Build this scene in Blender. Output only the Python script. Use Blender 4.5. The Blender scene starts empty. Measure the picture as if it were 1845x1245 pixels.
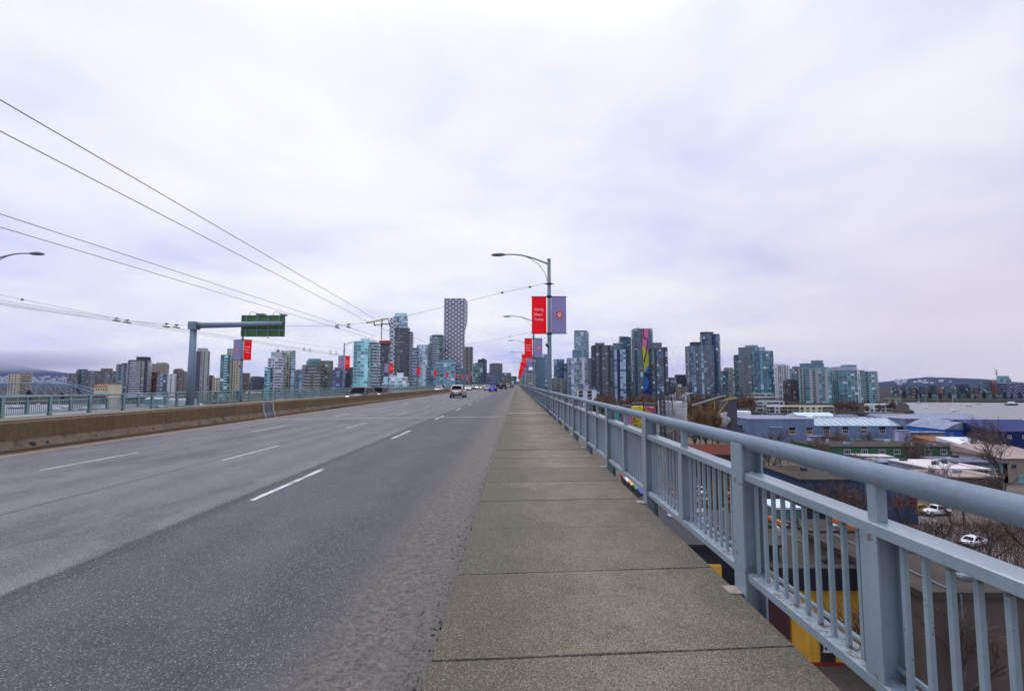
import bpy, math, random
from mathutils import Vector, Matrix, Euler
random.seed(7)
R = math.radians
sc = bpy.context.scene
col = sc.collection

# ------------------------------------------------------------------ camera
F = 900.0                      # focal length in photograph pixels (1845 wide)
EYE = 1.70                     # metres above the near pavement
PITCH, YAW = math.atan(68.5/F), math.atan(8.5/F)
cam_d = bpy.data.cameras.new('camera'); cam = bpy.data.objects.new('camera', cam_d); col.objects.link(cam)
cam_d.sensor_width = 36.0; cam_d.lens = 36.0*F/1845.0
cam_d.clip_start = 0.05; cam_d.clip_end = 40000
cam.location = (0, 0, EYE); cam.rotation_euler = (R(90)+PITCH, 0, YAW)
sc.camera = cam
ROT = Euler((R(90)+PITCH, 0, YAW)).to_matrix()

def ray(px, py): return ROT @ Vector(((px-922.5)/F, -(py-622.5)/F, -1.0))
def at(px, py, Y):
    d = ray(px, py); return Vector((0, 0, EYE)) + d*(Y/d.y)
def at_z(px, py, z):
    d = ray(px, py); return Vector((0, 0, EYE)) + d*((z-EYE)/d.z)
def X_at(px, Y): return at(px, 691, Y).x
def Z_at(py, Y, px=931): return at(px, py, Y).z
def proj_x(X, Y):
    v = ROT.transposed() @ Vector((X, Y, 0)); return 922.5 + F*v.x/(-v.z)

# ------------------------------------------------------------------ world, sun, exposure
SUN_EL, SUN_AZ = R(56), R(-22)          # azimuth from +Y, negative = left of the road
SUN_DIR = Vector((math.sin(SUN_AZ)*math.cos(SUN_EL), math.cos(SUN_AZ)*math.cos(SUN_EL), math.sin(SUN_EL)))
def build_world():
    w = bpy.data.worlds.new('World'); sc.world = w; w.use_nodes = True
    nt = w.node_tree; N = nt.nodes; L = nt.links; N.clear()
    out = N.new('ShaderNodeOutputWorld')
    sky = N.new('ShaderNodeTexSky'); sky.sky_type = 'NISHITA'; sky.sun_disc = False
    sky.sun_elevation = SUN_EL; sky.sun_rotation = SUN_AZ; sky.air_density = 1.2; sky.dust_density = 2.0
    bs = N.new('ShaderNodeBackground'); bs.inputs[1].default_value = 0.10
    L.new(sky.outputs[0], bs.inputs[0])
    tc = N.new('ShaderNodeTexCoord'); sep = N.new('ShaderNodeSeparateXYZ'); L.new(tc.outputs['Generated'], sep.inputs[0])
    def math_(op, a, b=None, c=None):
        m = N.new('ShaderNodeMath'); m.operation = op
        for i, v in enumerate((a, b, c)):
            if v is None: continue
            if isinstance(v, (int, float)): m.inputs[i].default_value = v
            else: L.new(v, m.inputs[i])
        return m.outputs[0]
    zz = math_('MAXIMUM', sep.outputs[2], 0.0)
    den = math_('ADD', zz, 0.16)
    u = math_('DIVIDE', sep.outputs[0], den); v = math_('DIVIDE', sep.outputs[1], den)
    cmb = N.new('ShaderNodeCombineXYZ'); L.new(u, cmb.inputs[0]); L.new(v, cmb.inputs[1])
    cmb.inputs[2].default_value = 4.3
    def noise(scale, detail, rough, dist=0.0, vec=None):
        n = N.new('ShaderNodeTexNoise'); n.inputs['Scale'].default_value = scale; n.inputs['Detail'].default_value = detail
        n.inputs['Roughness'].default_value = rough; n.inputs['Distortion'].default_value = dist
        L.new(vec or cmb.outputs[0], n.inputs['Vector']); return n.outputs[0]
    n1 = noise(0.60, 3, 0.5, 0.25); n2 = noise(1.5, 6, 0.52, 0.25)
    # the place of the sun behind the cloud deck
    dot = N.new('ShaderNodeVectorMath'); dot.operation = 'DOT_PRODUCT'; L.new(tc.outputs['Generated'], dot.inputs[0])
    gd = Vector((math.sin(R(-14))*math.cos(R(40)), math.cos(R(-14))*math.cos(R(40)), math.sin(R(40))))
    dot.inputs[1].default_value = gd
    glow = N.new('ShaderNodeMapRange'); glow.interpolation_type = 'SMOOTHSTEP'
    glow.inputs[1].default_value = 0.45; glow.inputs[2].default_value = 1.0; L.new(dot.outputs['Value'], glow.inputs[0])
    t = math_('MULTIPLY', n1, 1.25); t = math_('MULTIPLY_ADD', n2, 1.25, t)
    t = math_('MULTIPLY_ADD', glow.outputs[0], 0.40, t)
    t = math_('MULTIPLY_ADD', zz, 0.10, t)
    t = math_('SUBTRACT', t, 0.87)
    ramp = N.new('ShaderNodeValToRGB'); L.new(t, ramp.inputs[0]); r = ramp.color_ramp
    r.elements[0].position = 0.08; r.elements[0].color = (0.50, 0.53, 0.85, 1)
    r.elements[1].position = 1.0; r.elements[1].color = (1.04, 1.04, 1.06, 1)
    e = r.elements.new(0.30); e.color = (0.65, 0.68, 0.96, 1)
    e = r.elements.new(0.50); e.color = (0.79, 0.81, 1.0, 1)
    e = r.elements.new(0.72); e.color = (0.93, 0.935, 1.01, 1)
    # warmer, pinker light low down towards the right (east)
    pk = N.new('ShaderNodeMapRange'); pk.interpolation_type = 'SMOOTHSTEP'
    pk.inputs[1].default_value = 0.05; pk.inputs[2].default_value = 0.75; L.new(sep.outputs[0], pk.inputs[0])
    low = N.new('ShaderNodeMapRange'); low.interpolation_type = 'SMOOTHSTEP'
    low.inputs[1].default_value = 0.50; low.inputs[2].default_value = 0.02; L.new(zz, low.inputs[0])
    pf = math_('MULTIPLY', pk.outputs[0], low.outputs[0]); pf = math_('MULTIPLY', pf, 0.95)
    mx = N.new('ShaderNodeMix'); mx.data_type = 'RGBA'; L.new(pf, mx.inputs[0]); L.new(ramp.outputs[0], mx.inputs[6])
    mx.inputs[7].default_value = (0.88, 0.79, 0.83, 1)
    bc = N.new('ShaderNodeBackground'); L.new(mx.outputs[2], bc.inputs[0])
    # an overcast sky is brightest overhead
    gz = N.new('ShaderNodeMapRange'); gz.interpolation_type = 'SMOOTHSTEP'; gz.inputs[1].default_value = 0.50; gz.inputs[2].default_value = 1.0; gz.inputs[3].default_value = 1.0; gz.inputs[4].default_value = 2.3; L.new(zz, gz.inputs[0]); L.new(gz.outputs[0], bc.inputs[1])
    ms = N.new('ShaderNodeMixShader'); ms.inputs[0].default_value = 0.93
    L.new(bs.outputs[0], ms.inputs[1]); L.new(bc.outputs[0], ms.inputs[2]); L.new(ms.outputs[0], out.inputs[0])
build_world()
sl = bpy.data.lights.new('sun', 'SUN'); sl.energy = 1.4; sl.angle = R(30); sl.color = (1.0, 0.97, 0.92)
so = bpy.data.objects.new('sun', sl); col.objects.link(so)
so.rotation_euler = (-SUN_DIR).to_track_quat('-Z', 'Y').to_euler(); so.location = (0, 0, 60)
sc.view_settings.view_transform = 'Standard'; sc.view_settings.look = 'None'
sc.view_settings.exposure = 0.0; sc.view_settings.gamma = 1.0; sc.view_settings.use_curve_mapping = False
sc.render.engine = 'CYCLES'
sc.cycles.max_bounces = 4; sc.cycles.diffuse_bounces = 2; sc.cycles.glossy_bounces = 2
sc.cycles.transmission_bounces = 2; sc.cycles.transparent_max_bounces = 4
sc.cycles.use_denoising = True
sc.cycles.volume_bounces = 0; sc.cycles.volume_step_rate = 5.0; sc.cycles.volume_max_steps = 32
sc.cycles.use_adaptive_sampling = True; sc.cycles.adaptive_threshold = 0.025; sc.cycles.adaptive_min_samples = 16; sc.cycles.use_light_tree = False

# ------------------------------------------------------------------ helpers: tags
def tag(o, label=None, cat=None, group=None, kind=None):
    if label: o['label'] = label
    if cat: o['category'] = cat
    if group: o['group'] = group
    if kind: o['kind'] = kind
    return o
def thing(name, label, cat, loc=(0, 0, 0), rz=0.0, group=None):
    o = bpy.data.objects.new(name, None); col.objects.link(o)
    o.location = loc; o.rotation_euler = (0, 0, rz); o.empty_display_size = 0.5
    return tag(o, label, cat, group)
def link(name, me, parent=None, loc=None, rz=None, kind=None):
    o = bpy.data.objects.new(name, me); col.objects.link(o)
    if parent is not None: o.parent = parent
    if loc is not None: o.location = loc
    if rz is not None: o.rotation_euler = (0, 0, rz)
    if kind: o['kind'] = kind
    return o

# ------------------------------------------------------------------ helpers: mesh collector
class MB:
    def __init__(s): s.v = []; s.f = []; s.a = []; s.m = []
    def add(s, vs, fs, a=0.5, m=0):
        n = len(s.v); s.v.extend(vs)
        for f in fs: s.f.append(tuple(i+n for i in f)); s.a.append(a); s.m.append(m)
    def quad(s, a, b, c, d, at_=0.5, m=0): s.add([tuple(a), tuple(b), tuple(c), tuple(d)], [(0, 1, 2, 3)], at_, m)
    def box(s, x0, x1, y0, y1, z0, z1, a=0.5, m=0):
        s.add([(x0,y0,z0),(x1,y0,z0),(x1,y1,z0),(x0,y1,z0),(x0,y0,z1),(x1,y0,z1),(x1,y1,z1),(x0,y1,z1)],
              [(0,3,2,1),(4,5,6,7),(0,1,5,4),(1,2,6,5),(2,3,7,6),(3,0,4,7)], a, m)
    def bevbox(s, x0, x1, y0, y1, z0, z1, b, a=0.5, m=0):
        """box with its four top edges chamfered"""
        s.add([(x0,y0,z0),(x1,y0,z0),(x1,y1,z0),(x0,y1,z0),(x0,y0,z1-b),(x1,y0,z1-b),(x1,y1,z1-b),(x0,y1,z1-b),
               (x0+b,y0+b,z1),(x1-b,y0+b,z1),(x1-b,y1-b,z1),(x0+b,y1-b,z1)],
              [(0,3,2,1),(0,1,5,4),(1,2,6,5),(2,3,7,6),(3,0,4,7),(4,5,9,8),(5,6,10,9),(6,7,11,10),(7,4,8,11),(8,9,10,11)], a, m)
    def obox(s, o, ex, ey, ez, a=0.5, m=0):
        """box from corner o along three edge vectors"""
        o = Vector(o); ex = Vector(ex); ey = Vector(ey); ez = Vector(ez)
        p = [o, o+ex, o+ex+ey, o+ey, o+ez, o+ex+ez, o+ex+ey+ez, o+ey+ez]
        s.add([tuple(q) for q in p], [(0,3,2,1),(4,5,6,7),(0,1,5,4),(1,2,6,5),(2,3,7,6),(3,0,4,7)], a, m)
    def prism(s, poly, z0, z1, a=0.5, m=0, cap=True, bottom=True):
        n = len(poly)
        vs = [(p[0], p[1], z0) for p in poly] + [(p[0], p[1], z1) for p in poly]
        fs = [(i, (i+1) % n, n+(i+1) % n, n+i) for i in range(n)]
        if cap: fs.append(tuple(range(n, 2*n)))
        if bottom: fs.append(tuple(range(n-1, -1, -1)))
        s.add(vs, fs, a, m)
    def prism_y(s, prof, y0, y1, a=0.5, m=0):
        """profile of (x,z) points extruded along y"""
        n = len(prof)
        vs = [(p[0], y0, p[1]) for p in prof] + [(p[0], y1, p[1]) for p in prof]
        s.add(vs, [(i, (i+1) % n, n+(i+1) % n, n+i) for i in range(n)] + [tuple(range(n-1, -1, -1)), tuple(range(n, 2*n))], a, m)
    def tube(s, pts, r, n=6, a=0.5, m=0, cap=True):
        pts = [Vector(p) for p in pts]; k = len(pts)
        rs = r if isinstance(r, (list, tuple)) else [r]*k
        base = len(s.v); prev = None
        for i, p in enumerate(pts):
            d = (pts[min(i+1, k-1)] - pts[max(i-1, 0)]).normalized()
            ref = Vector((0, 0, 1)) if abs(d.z) < 0.9 else Vector((1, 0, 0))
            x = d.cross(ref).normalized() if prev is None else (prev - d*prev.dot(d)).normalized()
            prev = x; y = d.cross(x)
            for j in range(n):
                t = 2*math.pi*j/n; s.v.append(tuple(p + (x*math.cos(t)+y*math.sin(t))*rs[i]))
        for i in range(k-1):
            for j in range(n):
                q = base+i*n; s.f.append((q+j, q+(j+1) % n, q+n+(j+1) % n, q+n+j)); s.a.append(a); s.m.append(m)
        if cap:
            s.f.append(tuple(base+j for j in range(n-1, -1, -1))); s.a.append(a); s.m.append(m)
            s.f.append(tuple(base+(k-1)*n+j for j in range(n))); s.a.append(a); s.m.append(m)
    def lathe(s, prof, n=16, c=(0, 0, 0), a=0.5, m=0):
        base = len(s.v)
        for (r, z) in prof:
            for j in range(n):
                t = 2*math.pi*j/n; s.v.append((c[0]+r*math.cos(t), c[1]+r*math.sin(t), c[2]+z))
        for i in range(len(prof)-1):
            for j in range(n):
                q = base+i*n; s.f.append((q+j, q+(j+1) % n, q+n+(j+1) % n, q+n+j)); s.a.append(a); s.m.append(m)
        s.f.append(tuple(base+j for j in range(n-1, -1, -1))); s.a.append(a); s.m.append(m)
        k = (len(prof)-1)*n
        s.f.append(tuple(base+k+j for j in range(n))); s.a.append(a); s.m.append(m)
    def mesh(s, name, mat, smooth=False):
        me = bpy.data.meshes.new(name); me.from_pydata(s.v, [], s.f)
        for mm in (mat if isinstance(mat, (list, tuple)) else [mat]): me.materials.append(mm)
        if s.f:
            at_ = me.attributes.new('rnd', 'FLOAT', 'FACE'); at_.data.foreach_set('value', s.a)
            me.polygons.foreach_set('material_index', s.m)
            if smooth: me.polygons.foreach_set('use_smooth', [True]*len(s.f))
        me.update(); return me
    def build(s, name, mat, parent=None, smooth=False, kind=None, loc=None, rz=None):
        return link(name, s.mesh(name, mat, smooth), parent, loc, rz, kind)

# ------------------------------------------------------------------ helpers: materials
MATS = {}
class NT:
    def __init__(s, name):
        s.m = bpy.data.materials.new(name); s.m.use_nodes = True; s.t = s.m.node_tree; s.N = s.t.nodes; s.L = s.t.links
        s.b = s.N['Principled BSDF']; s.tc = None
    def new(s, t): return s.N.new(t)
    def coord(s, kind='Object'):
        if s.tc is None: s.tc = s.new('ShaderNodeTexCoord')
        return s.tc.outputs[kind]
    def mapping(s, scale, kind='Object'):
        mp = s.new('ShaderNodeMapping'); mp.inputs['Scale'].default_value = scale; s.L.new(s.coord(kind), mp.inputs[0]); return mp.outputs[0]
    def noise(s, scale, detail=4, rough=0.55, vec=None, dist=0.0):
        n = s.new('ShaderNodeTexNoise'); n.inputs['Scale'].default_value = scale; n.inputs['Detail'].default_value = detail
        n.inputs['Roughness'].default_value = rough; n.inputs['Distortion'].default_value = dist
        s.L.new(vec if vec is not None else s.coord(), n.inputs['Vector']); return n.outputs[0]
    def math(s, op, a, b=None, c=None, clamp=False):
        m = s.new('ShaderNodeMath'); m.operation = op; m.use_clamp = clamp
        for i, v in enumerate((a, b, c)):
            if v is None: continue
            if isinstance(v, (int, float)): m.inputs[i].default_value = v
            else: s.L.new(v, m.inputs[i])
        return m.outputs[0]
    def ramp(s, fac, stops, interp='LINEAR'):
        r = s.new('ShaderNodeValToRGB'); s.L.new(fac, r.inputs[0]); cr = r.color_ramp; cr.interpolation = interp
        while len(cr.elements) < len(stops): cr.elements.new(0.5)
        for e, (p, c) in zip(cr.elements, stops):
            e.position = p; e.color = (c, c, c, 1) if isinstance(c, (int, float)) else (*c, 1)
        return r.outputs[0]
    def mix(s, fac, a, b, mode='MIX'):
        m = s.new('ShaderNodeMix'); m.data_type = 'RGBA'; m.blend_type = mode
        for i, v in ((0, fac), (6, a), (7, b)):
            if isinstance(v, (int, float)): m.inputs[i].default_value = v
            elif isinstance(v, tuple): m.inputs[i].default_value = (*v, 1)
            else: s.L.new(v, m.inputs[i])
        return m.outputs[2]
    def band(s, val, lo, hi, soft):
        """1 inside lo..hi with soft edges"""
        a = s.new('ShaderNodeMapRange'); a.interpolation_type = 'SMOOTHSTEP'; a.inputs[1].default_value = lo-soft; a.inputs[2].default_value = lo+soft; s.L.new(val, a.inputs[0])
        b = s.new('ShaderNodeMapRange'); b.interpolation_type = 'SMOOTHSTEP'; b.inputs[1].default_value = hi+soft; b.inputs[2].default_value = hi-soft; s.L.new(val, b.inputs[0])
        return s.math('MULTIPLY', a.outputs[0], b.outputs[0])
    def bump(s, h, strength=0.3, dist=0.02):
        b = s.new('ShaderNodeBump'); b.inputs['Strength'].default_value = strength; b.inputs['Distance'].default_value = dist
        s.L.new(h, b.inputs['Height']); s.L.new(b.outputs[0], s.b.inputs['Normal'])
    def set(s, color=None, rough=None, metal=None, spec=None):
        for k, v in (('Base Color', color), ('Roughness', rough), ('Metallic', metal), ('Specular IOR Level', spec)):
            if v is None: continue
            if isinstance(v, (int, float)): s.b.inputs[k].default_value = v
            elif isinstance(v, tuple): s.b.inputs[k].default_value = (*v, 1)
            else: s.L.new(v, s.b.inputs[k])
        return s.m
def hsv_jit(c, k): return tuple(max(0.0, min(1.0, x*k)) for x in c)
def paint(name, c, rough=0.6, var=0.25, scale=1.5, metal=0.0, streak=False, spec=0.5, bump=0.0):
    """weathered paint or plaster: large blotches, fine grain and optional rain streaks"""
    if name in MATS: return MATS[name]
    n = NT(name)
    a = n.noise(scale, 5, 0.6); b = n.noise(scale*14, 3, 0.6)
    f = n.math('MULTIPLY_ADD', b, 0.4, n.math('MULTIPLY', a, 0.75))
    if streak:
        st = n.noise(1.0, 4, 0.6, n.mapping((scale*3.0, scale*3.0, scale*0.12)))
        f = n.math('MULTIPLY_ADD', st, 0.6, n.math('MULTIPLY', f, 0.55))
    colr = n.ramp(f, [(0.28, hsv_jit(c, 1-var)), (0.72, hsv_jit(c, 1+var*0.55))])
    n.set(colr, rough, metal, spec)
    if bump: n.bump(b, bump, 0.01)
    MATS[name] = n.m; return n.m
def glass_mat(name, dark, mid, light, rough=0.12, spec=0.9, ior=1.6):
    """window panes: each pane has its own tone (blinds, curtains, rooms, painted-in reflections) under a glossy surface"""
    if name in MATS: return MATS[name]
    n = NT(name); at_ = n.new('ShaderNodeAttribute'); at_.attribute_name = 'rnd'
    c = n.ramp(at_.outputs['Fac'], [(0.0, dark), (0.30, hsv_jit(dark, 1.5)), (0.50, mid), (0.80, hsv_jit(mid, 1.45)), (0.93, light), (1.0, light)])
    n.set(c, rough, 0.0, spec); n.b.inputs['IOR'].default_value = ior
    MATS[name] = n.m; return n.m
def clone(root, label=None, loc=None, rz=None, scale=None):
    c = root.copy(); col.objects.link(c)
    if label: c['label'] = label
    if loc is not None: c.location = loc
    if rz is not None: c.rotation_euler = (0, 0, rz)
    if scale is not None: c.scale = scale if isinstance(scale, (tuple, list)) else (scale,)*3
    for ch in list(root.children):
        d = ch.copy(); col.objects.link(d); d.parent = c
        for g in list(ch.children):
            h = g.copy(); col.objects.link(h); h.parent = d
    return c
ORD = ['first', 'second', 'third', 'fourth', 'fifth', 'sixth', 'seventh', 'eighth', 'ninth', 'tenth', 'eleventh', 'twelfth', 'thirteenth', 'fourteenth']
# ================================================================== BRIDGE
CURB_X, EDGE_X = -0.53, 1.81
FCURB_X, FEDGE_X = -28.0, -30.42
Y_NEAR, Y_FAR = -25.0, 640.0
def roadz(X): return -0.20 - 0.0125*(CURB_X - X)
FAR_Z = roadz(FCURB_X) + 0.20

def mat_road():
    n = NT('asphalt'); sp = n.new('ShaderNodeSeparateXYZ'); n.L.new(n.coord(), sp.inputs[0]); X = sp.outputs[0]
    wob = n.noise(0.35, 3, 0.6); Xw = n.math('MULTIPLY_ADD', wob, 0.5, n.math('SUBTRACT', X, 0.25))
    wob2 = n.noise(2.2, 4, 0.65); Xf = n.math('MULTIPLY_ADD', wob2, 0.30, n.math('SUBTRACT', X, 0.15))
    big = n.noise(0.22, 5, 0.62, n.mapping((1.0, 0.22, 1.0))); med = n.noise(1.7, 5, 0.65, n.mapping((1, 0.5, 1)))
    vo = n.new('ShaderNodeTexVoronoi'); vo.inputs['Scale'].default_value = 64; n.L.new(n.coord(), vo.inputs['Vector'])
    grit = n.noise(70, 3, 0.7)
    tone = n.math('MULTIPLY_ADD', big, 0.55, n.math('MULTIPLY', med, 0.5))
    old = n.ramp(tone, [(0.32, (0.088, 0.087, 0.094)), (0.68, (0.190, 0.188, 0.200))])
    new = n.ramp(tone, [(0.32, (0.040, 0.041, 0.045)), (0.70, (0.104, 0.105, 0.112))])
    lane = n.band(Xw, -4.75, 3.0, 0.16)
    c = n.mix(lane, old, new)
    wear = n.math('ADD', n.band(Xw, -2.55, -1.75, 0.45), n.band(Xw, -3.95, -3.4, 0.4))
    c = n.mix(n.math('MULTIPLY', wear, 0.38), c, (0.045, 0.048, 0.058))
    for xc in (-9.0, -10.5, -6.9, -5.5, -12.5, -13.9):
        c = n.mix(n.math('MULTIPLY', n.band(Xw, xc-0.28, xc+0.28, 0.3), 0.30), c, (0.060, 0.060, 0.070))
    # tarred construction seams beside the lane lines
    for xc, hw, k in ((-4.66, 0.13, 0.62), (-4.70, 0.035, 0.9), (-7.86, 0.040, 0.7), (-11.42, 0.030, 0.6)):
        c = n.mix(n.math('MULTIPLY', n.band(Xf if hw > 0.05 else X, xc-hw, xc+hw, 0.035), k), c, (0.035, 0.036, 0.044))
    # sealed cracks and patches
    cv = n.new('ShaderNodeTexVoronoi'); cv.feature = 'DISTANCE_TO_EDGE'; cv.inputs['Scale'].default_value = 0.16
    cw = n.new('ShaderNodeVectorMath'); cw.operation = 'ADD'; nz = n.new('ShaderNodeTexNoise'); nz.inputs['Scale'].default_value = 0.9; nz.inputs['Detail'].default_value = 5; n.L.new(n.coord(), nz.inputs['Vector']); n.L.new(n.coord(), cw.inputs[0]); n.L.new(nz.outputs['Color'], cw.inputs[1]); n.L.new(cw.outputs[0], cv.inputs['Vector'])
    ck = n.math('MULTIPLY', n.ramp(cv.outputs['Distance'], [(0.0, 1.0), (0.010, 0.0)]), n.ramp(n.noise(0.12, 3, 0.5), [(0.50, 0.0), (0.60, 1.0)]))
    c = n.mix(n.math('MULTIPLY', ck, 0.75), c, (0.030, 0.031, 0.036))
    pt = n.ramp(n.noise(0.45, 6, 0.7, n.mapping((1.0, 0.55, 1.0)), 0.6), [(0.54, 0.0), (0.60, 1.0)])
    c = n.mix(n.math('MULTIPLY', pt, 0.42), c, (0.042, 0.044, 0.052))
    # exposed aggregate
    gl = n.math('MULTIPLY', n.ramp(vo.outputs['Color'], [(0.50, 0.0), (0.85, 1.0)]), n.ramp(vo.outputs['Distance'], [(0.20, 1.0), (0.50, 0.0)]))
    c = n.mix(n.math('MULTIPLY', gl, 0.90), c, (0.38, 0.38, 0.385))
    c = n.mix(n.math('MULTIPLY', n.ramp(grit, [(0.48, 0.0), (0.60, 1.0)]), 0.75), c, (0.016, 0.016, 0.018))
    # silt and grit lying along the kerb
    silt = n.band(Xf, -1.45, 1.0, 0.34); wet = n.band(Xf, -0.88, 1.0, 0.10)
    dirt = n.ramp(n.noise(22, 6, 0.75), [(0.36, (0.050, 0.044, 0.039)), (0.50, (0.112, 0.098, 0.086)), (0.66, (0.188, 0.168, 0.150))])
    c = n.mix(n.math('MULTIPLY', silt, 0.92), c, dirt)
    mud = n.ramp(n.noise(26, 6, 0.75), [(0.38, (0.018, 0.016, 0.015)), (0.48, (0.092, 0.083, 0.080)), (0.8, (0.150, 0.137, 0.132))])
    c = n.mix(n.math('MULTIPLY', wet, 0.85), c, mud)
    fs = n.band(X, -15.4, -14.85, 0.12); c = n.mix(n.math('MULTIPLY', fs, 0.75), c, (0.045, 0.038, 0.032))
    ro = n.math('MULTIPLY_ADD', wet, -0.16, 0.80)
    n.set(n.mix(1.0, c, (0.90, 0.90, 0.90), 'MULTIPLY'), ro, 0.0, 0.3)
    h = n.math('ADD', n.math('MULTIPLY', vo.outputs['Distance'], -0.6), grit)
    h = n.math('MULTIPLY_ADD', n.math('MULTIPLY', wet, n.noise(16, 5, 0.7)), 0.9, h)
    n.bump(h, 0.55, 0.008); return n.m
def mat_pavement():
    n = NT('pavement_concrete'); sp = n.new('ShaderNodeSeparateXYZ'); n.L.new(n.coord('Object'), sp.inputs[0])
    g = n.new('ShaderNodeNewGeometry'); s2 = n.new('ShaderNodeSeparateXYZ'); n.L.new(g.outputs['Position'], s2.inputs[0]); X = s2.outputs[0]
    P = g.outputs['Position']
    big = n.noise(0.55, 5, 0.62, P); med = n.noise(3.3, 5, 0.65, P)
    vo = n.new('ShaderNodeTexVoronoi'); vo.inputs['Scale'].default_value = 150; n.L.new(P, vo.inputs['Vector'])
    t = n.math('MULTIPLY_ADD', big, 0.7, n.math('MULTIPLY', med, 0.4))
    c = n.ramp(t, [(0.34, (0.136, 0.115, 0.078)), (0.72, (0.275, 0.243, 0.182))])
    st = n.ramp(n.noise(1.9, 7, 0.72, P, 0.8), [(0.46, 0.0), (0.66, 1.0)]); c = n.mix(n.math('MULTIPLY', st, 0.60), c, (0.088, 0.074, 0.048))
    gm = n.new('ShaderNodeTexVoronoi'); gm.inputs['Scale'].default_value = 2.6; n.L.new(P, gm.inputs['Vector']); c = n.mix(n.math('MULTIPLY', n.ramp(gm.outputs['Distance'], [(0.030, 1.0), (0.045, 0.0)]), 0.7), c, (0.045, 0.042, 0.036))
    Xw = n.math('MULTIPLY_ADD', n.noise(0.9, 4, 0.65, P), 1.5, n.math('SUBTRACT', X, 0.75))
    c = n.mix(n.math('MULTIPLY', n.band(Xw, -3.0, 0.22, 0.50), 0.86), c, (0.088, 0.078, 0.046))
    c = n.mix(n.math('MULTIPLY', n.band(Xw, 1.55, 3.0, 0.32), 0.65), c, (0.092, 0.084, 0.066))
    rv = n.new('ShaderNodeObjectInfo'); c = n.mix(n.math('MULTIPLY', rv.outputs['Random'], 0.50), c, (0.096, 0.086, 0.066))
    dk = n.ramp(vo.outputs['Color'], [(0.30, 1.0), (0.48, 0.0)]); lt = n.ramp(vo.outputs['Color'], [(0.70, 0.0), (0.88, 1.0)])
    c = n.mix(n.math('MULTIPLY', dk, 0.70), c, (0.050, 0.045, 0.037)); c = n.mix(n.math('MULTIPLY', lt, 0.36), c, (0.44, 0.42, 0.38))
    n.set(n.mix(1.0, c, (0.92, 0.92, 0.92), 'MULTIPLY'), 0.86, 0.0, 0.25)
    n.bump(n.math('ADD', n.math('MULTIPLY', vo.outputs['Distance'], -0.7), n.noise(160, 2, 0.6, P)), 0.5, 0.006); return n.m
def mat_rail(name, c, rust=0.5):
    n = NT(name); g = n.new('ShaderNodeNewGeometry'); P = g.outputs['Position']
    a = n.noise(1.3, 5, 0.6, P); b = n.noise(26, 4, 0.65, P)
    colr = n.ramp(n.math('MULTIPLY_ADD', b, 0.35, n.math('MULTIPLY', a, 0.7)), [(0.26, hsv_jit(c, 0.70)), (0.74, hsv_jit(c, 1.16))])
    mv = n.new('ShaderNodeMapping'); mv.inputs['Scale'].default_value = (22, 22, 1.3); n.L.new(P, mv.inputs[0])
    gr = n.ramp(n.noise(1.0, 5, 0.7, mv.outputs[0]), [(0.50, 0.0), (0.70, 1.0)]); colr = n.mix(n.math('MULTIPLY', gr, 0.20), colr, hsv_jit(c, 0.42))
    mp = n.new('ShaderNodeMapping'); mp.inputs['Scale'].default_value = (60, 1.6, 60); n.L.new(P, mp.inputs[0])
    scr = n.ramp(n.noise(1.0, 5, 0.7, mp.outputs[0]), [(0.63, 0.0), (0.70, 1.0)])
    colr = n.mix(n.math('MULTIPLY', scr, 0.40), colr, hsv_jit(c, 1.7))
    rn = n.ramp(n.math('MULTIPLY_ADD', n.noise(34, 3, 0.6, P), 0.5, n.math('MULTIPLY', n.noise(3.1, 3, 0.5, P), 0.5)), [(0.635, 0.0), (0.655, 1.0)])
    sz = n.new('ShaderNodeSeparateXYZ'); n.L.new(P, sz.inputs[0]); zr = n.math('ADD', n.band(sz.outputs[2], 0.875, 0.918, 0.006), n.band(sz.outputs[2], 0.180, 0.205, 0.004))
    r2 = n.math('MULTIPLY', zr, n.ramp(n.noise(19, 3, 0.6, P), [(0.52, 0.0), (0.60, 1.0)])); rn = n.math('MAXIMUM', rn, n.math('MULTIPLY', r2, 0.75))
    sn = n.new('ShaderNodeSeparateXYZ'); n.L.new(g.outputs['Normal'], sn.inputs[0]); up = n.ramp(sn.outputs[2], [(0.75, 0.0), (0.95, 1.0)])
    dr = n.math('MULTIPLY', up, n.ramp(n.noise(11, 6, 0.75, P), [(0.56, 0.0), (0.66, 1.0)])); colr = n.mix(n.math('MULTIPLY', dr, 0.35), colr, (0.12, 0.10, 0.07))
    colr = n.mix(n.math('MULTIPLY', rn, rust), colr, (0.10, 0.045, 0.018))
    n.set(colr, n.math('MULTIPLY_ADD', rn, 0.4, 0.30), 0.0, 0.75); n.bump(b, 0.10, 0.004); return n.m
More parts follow.
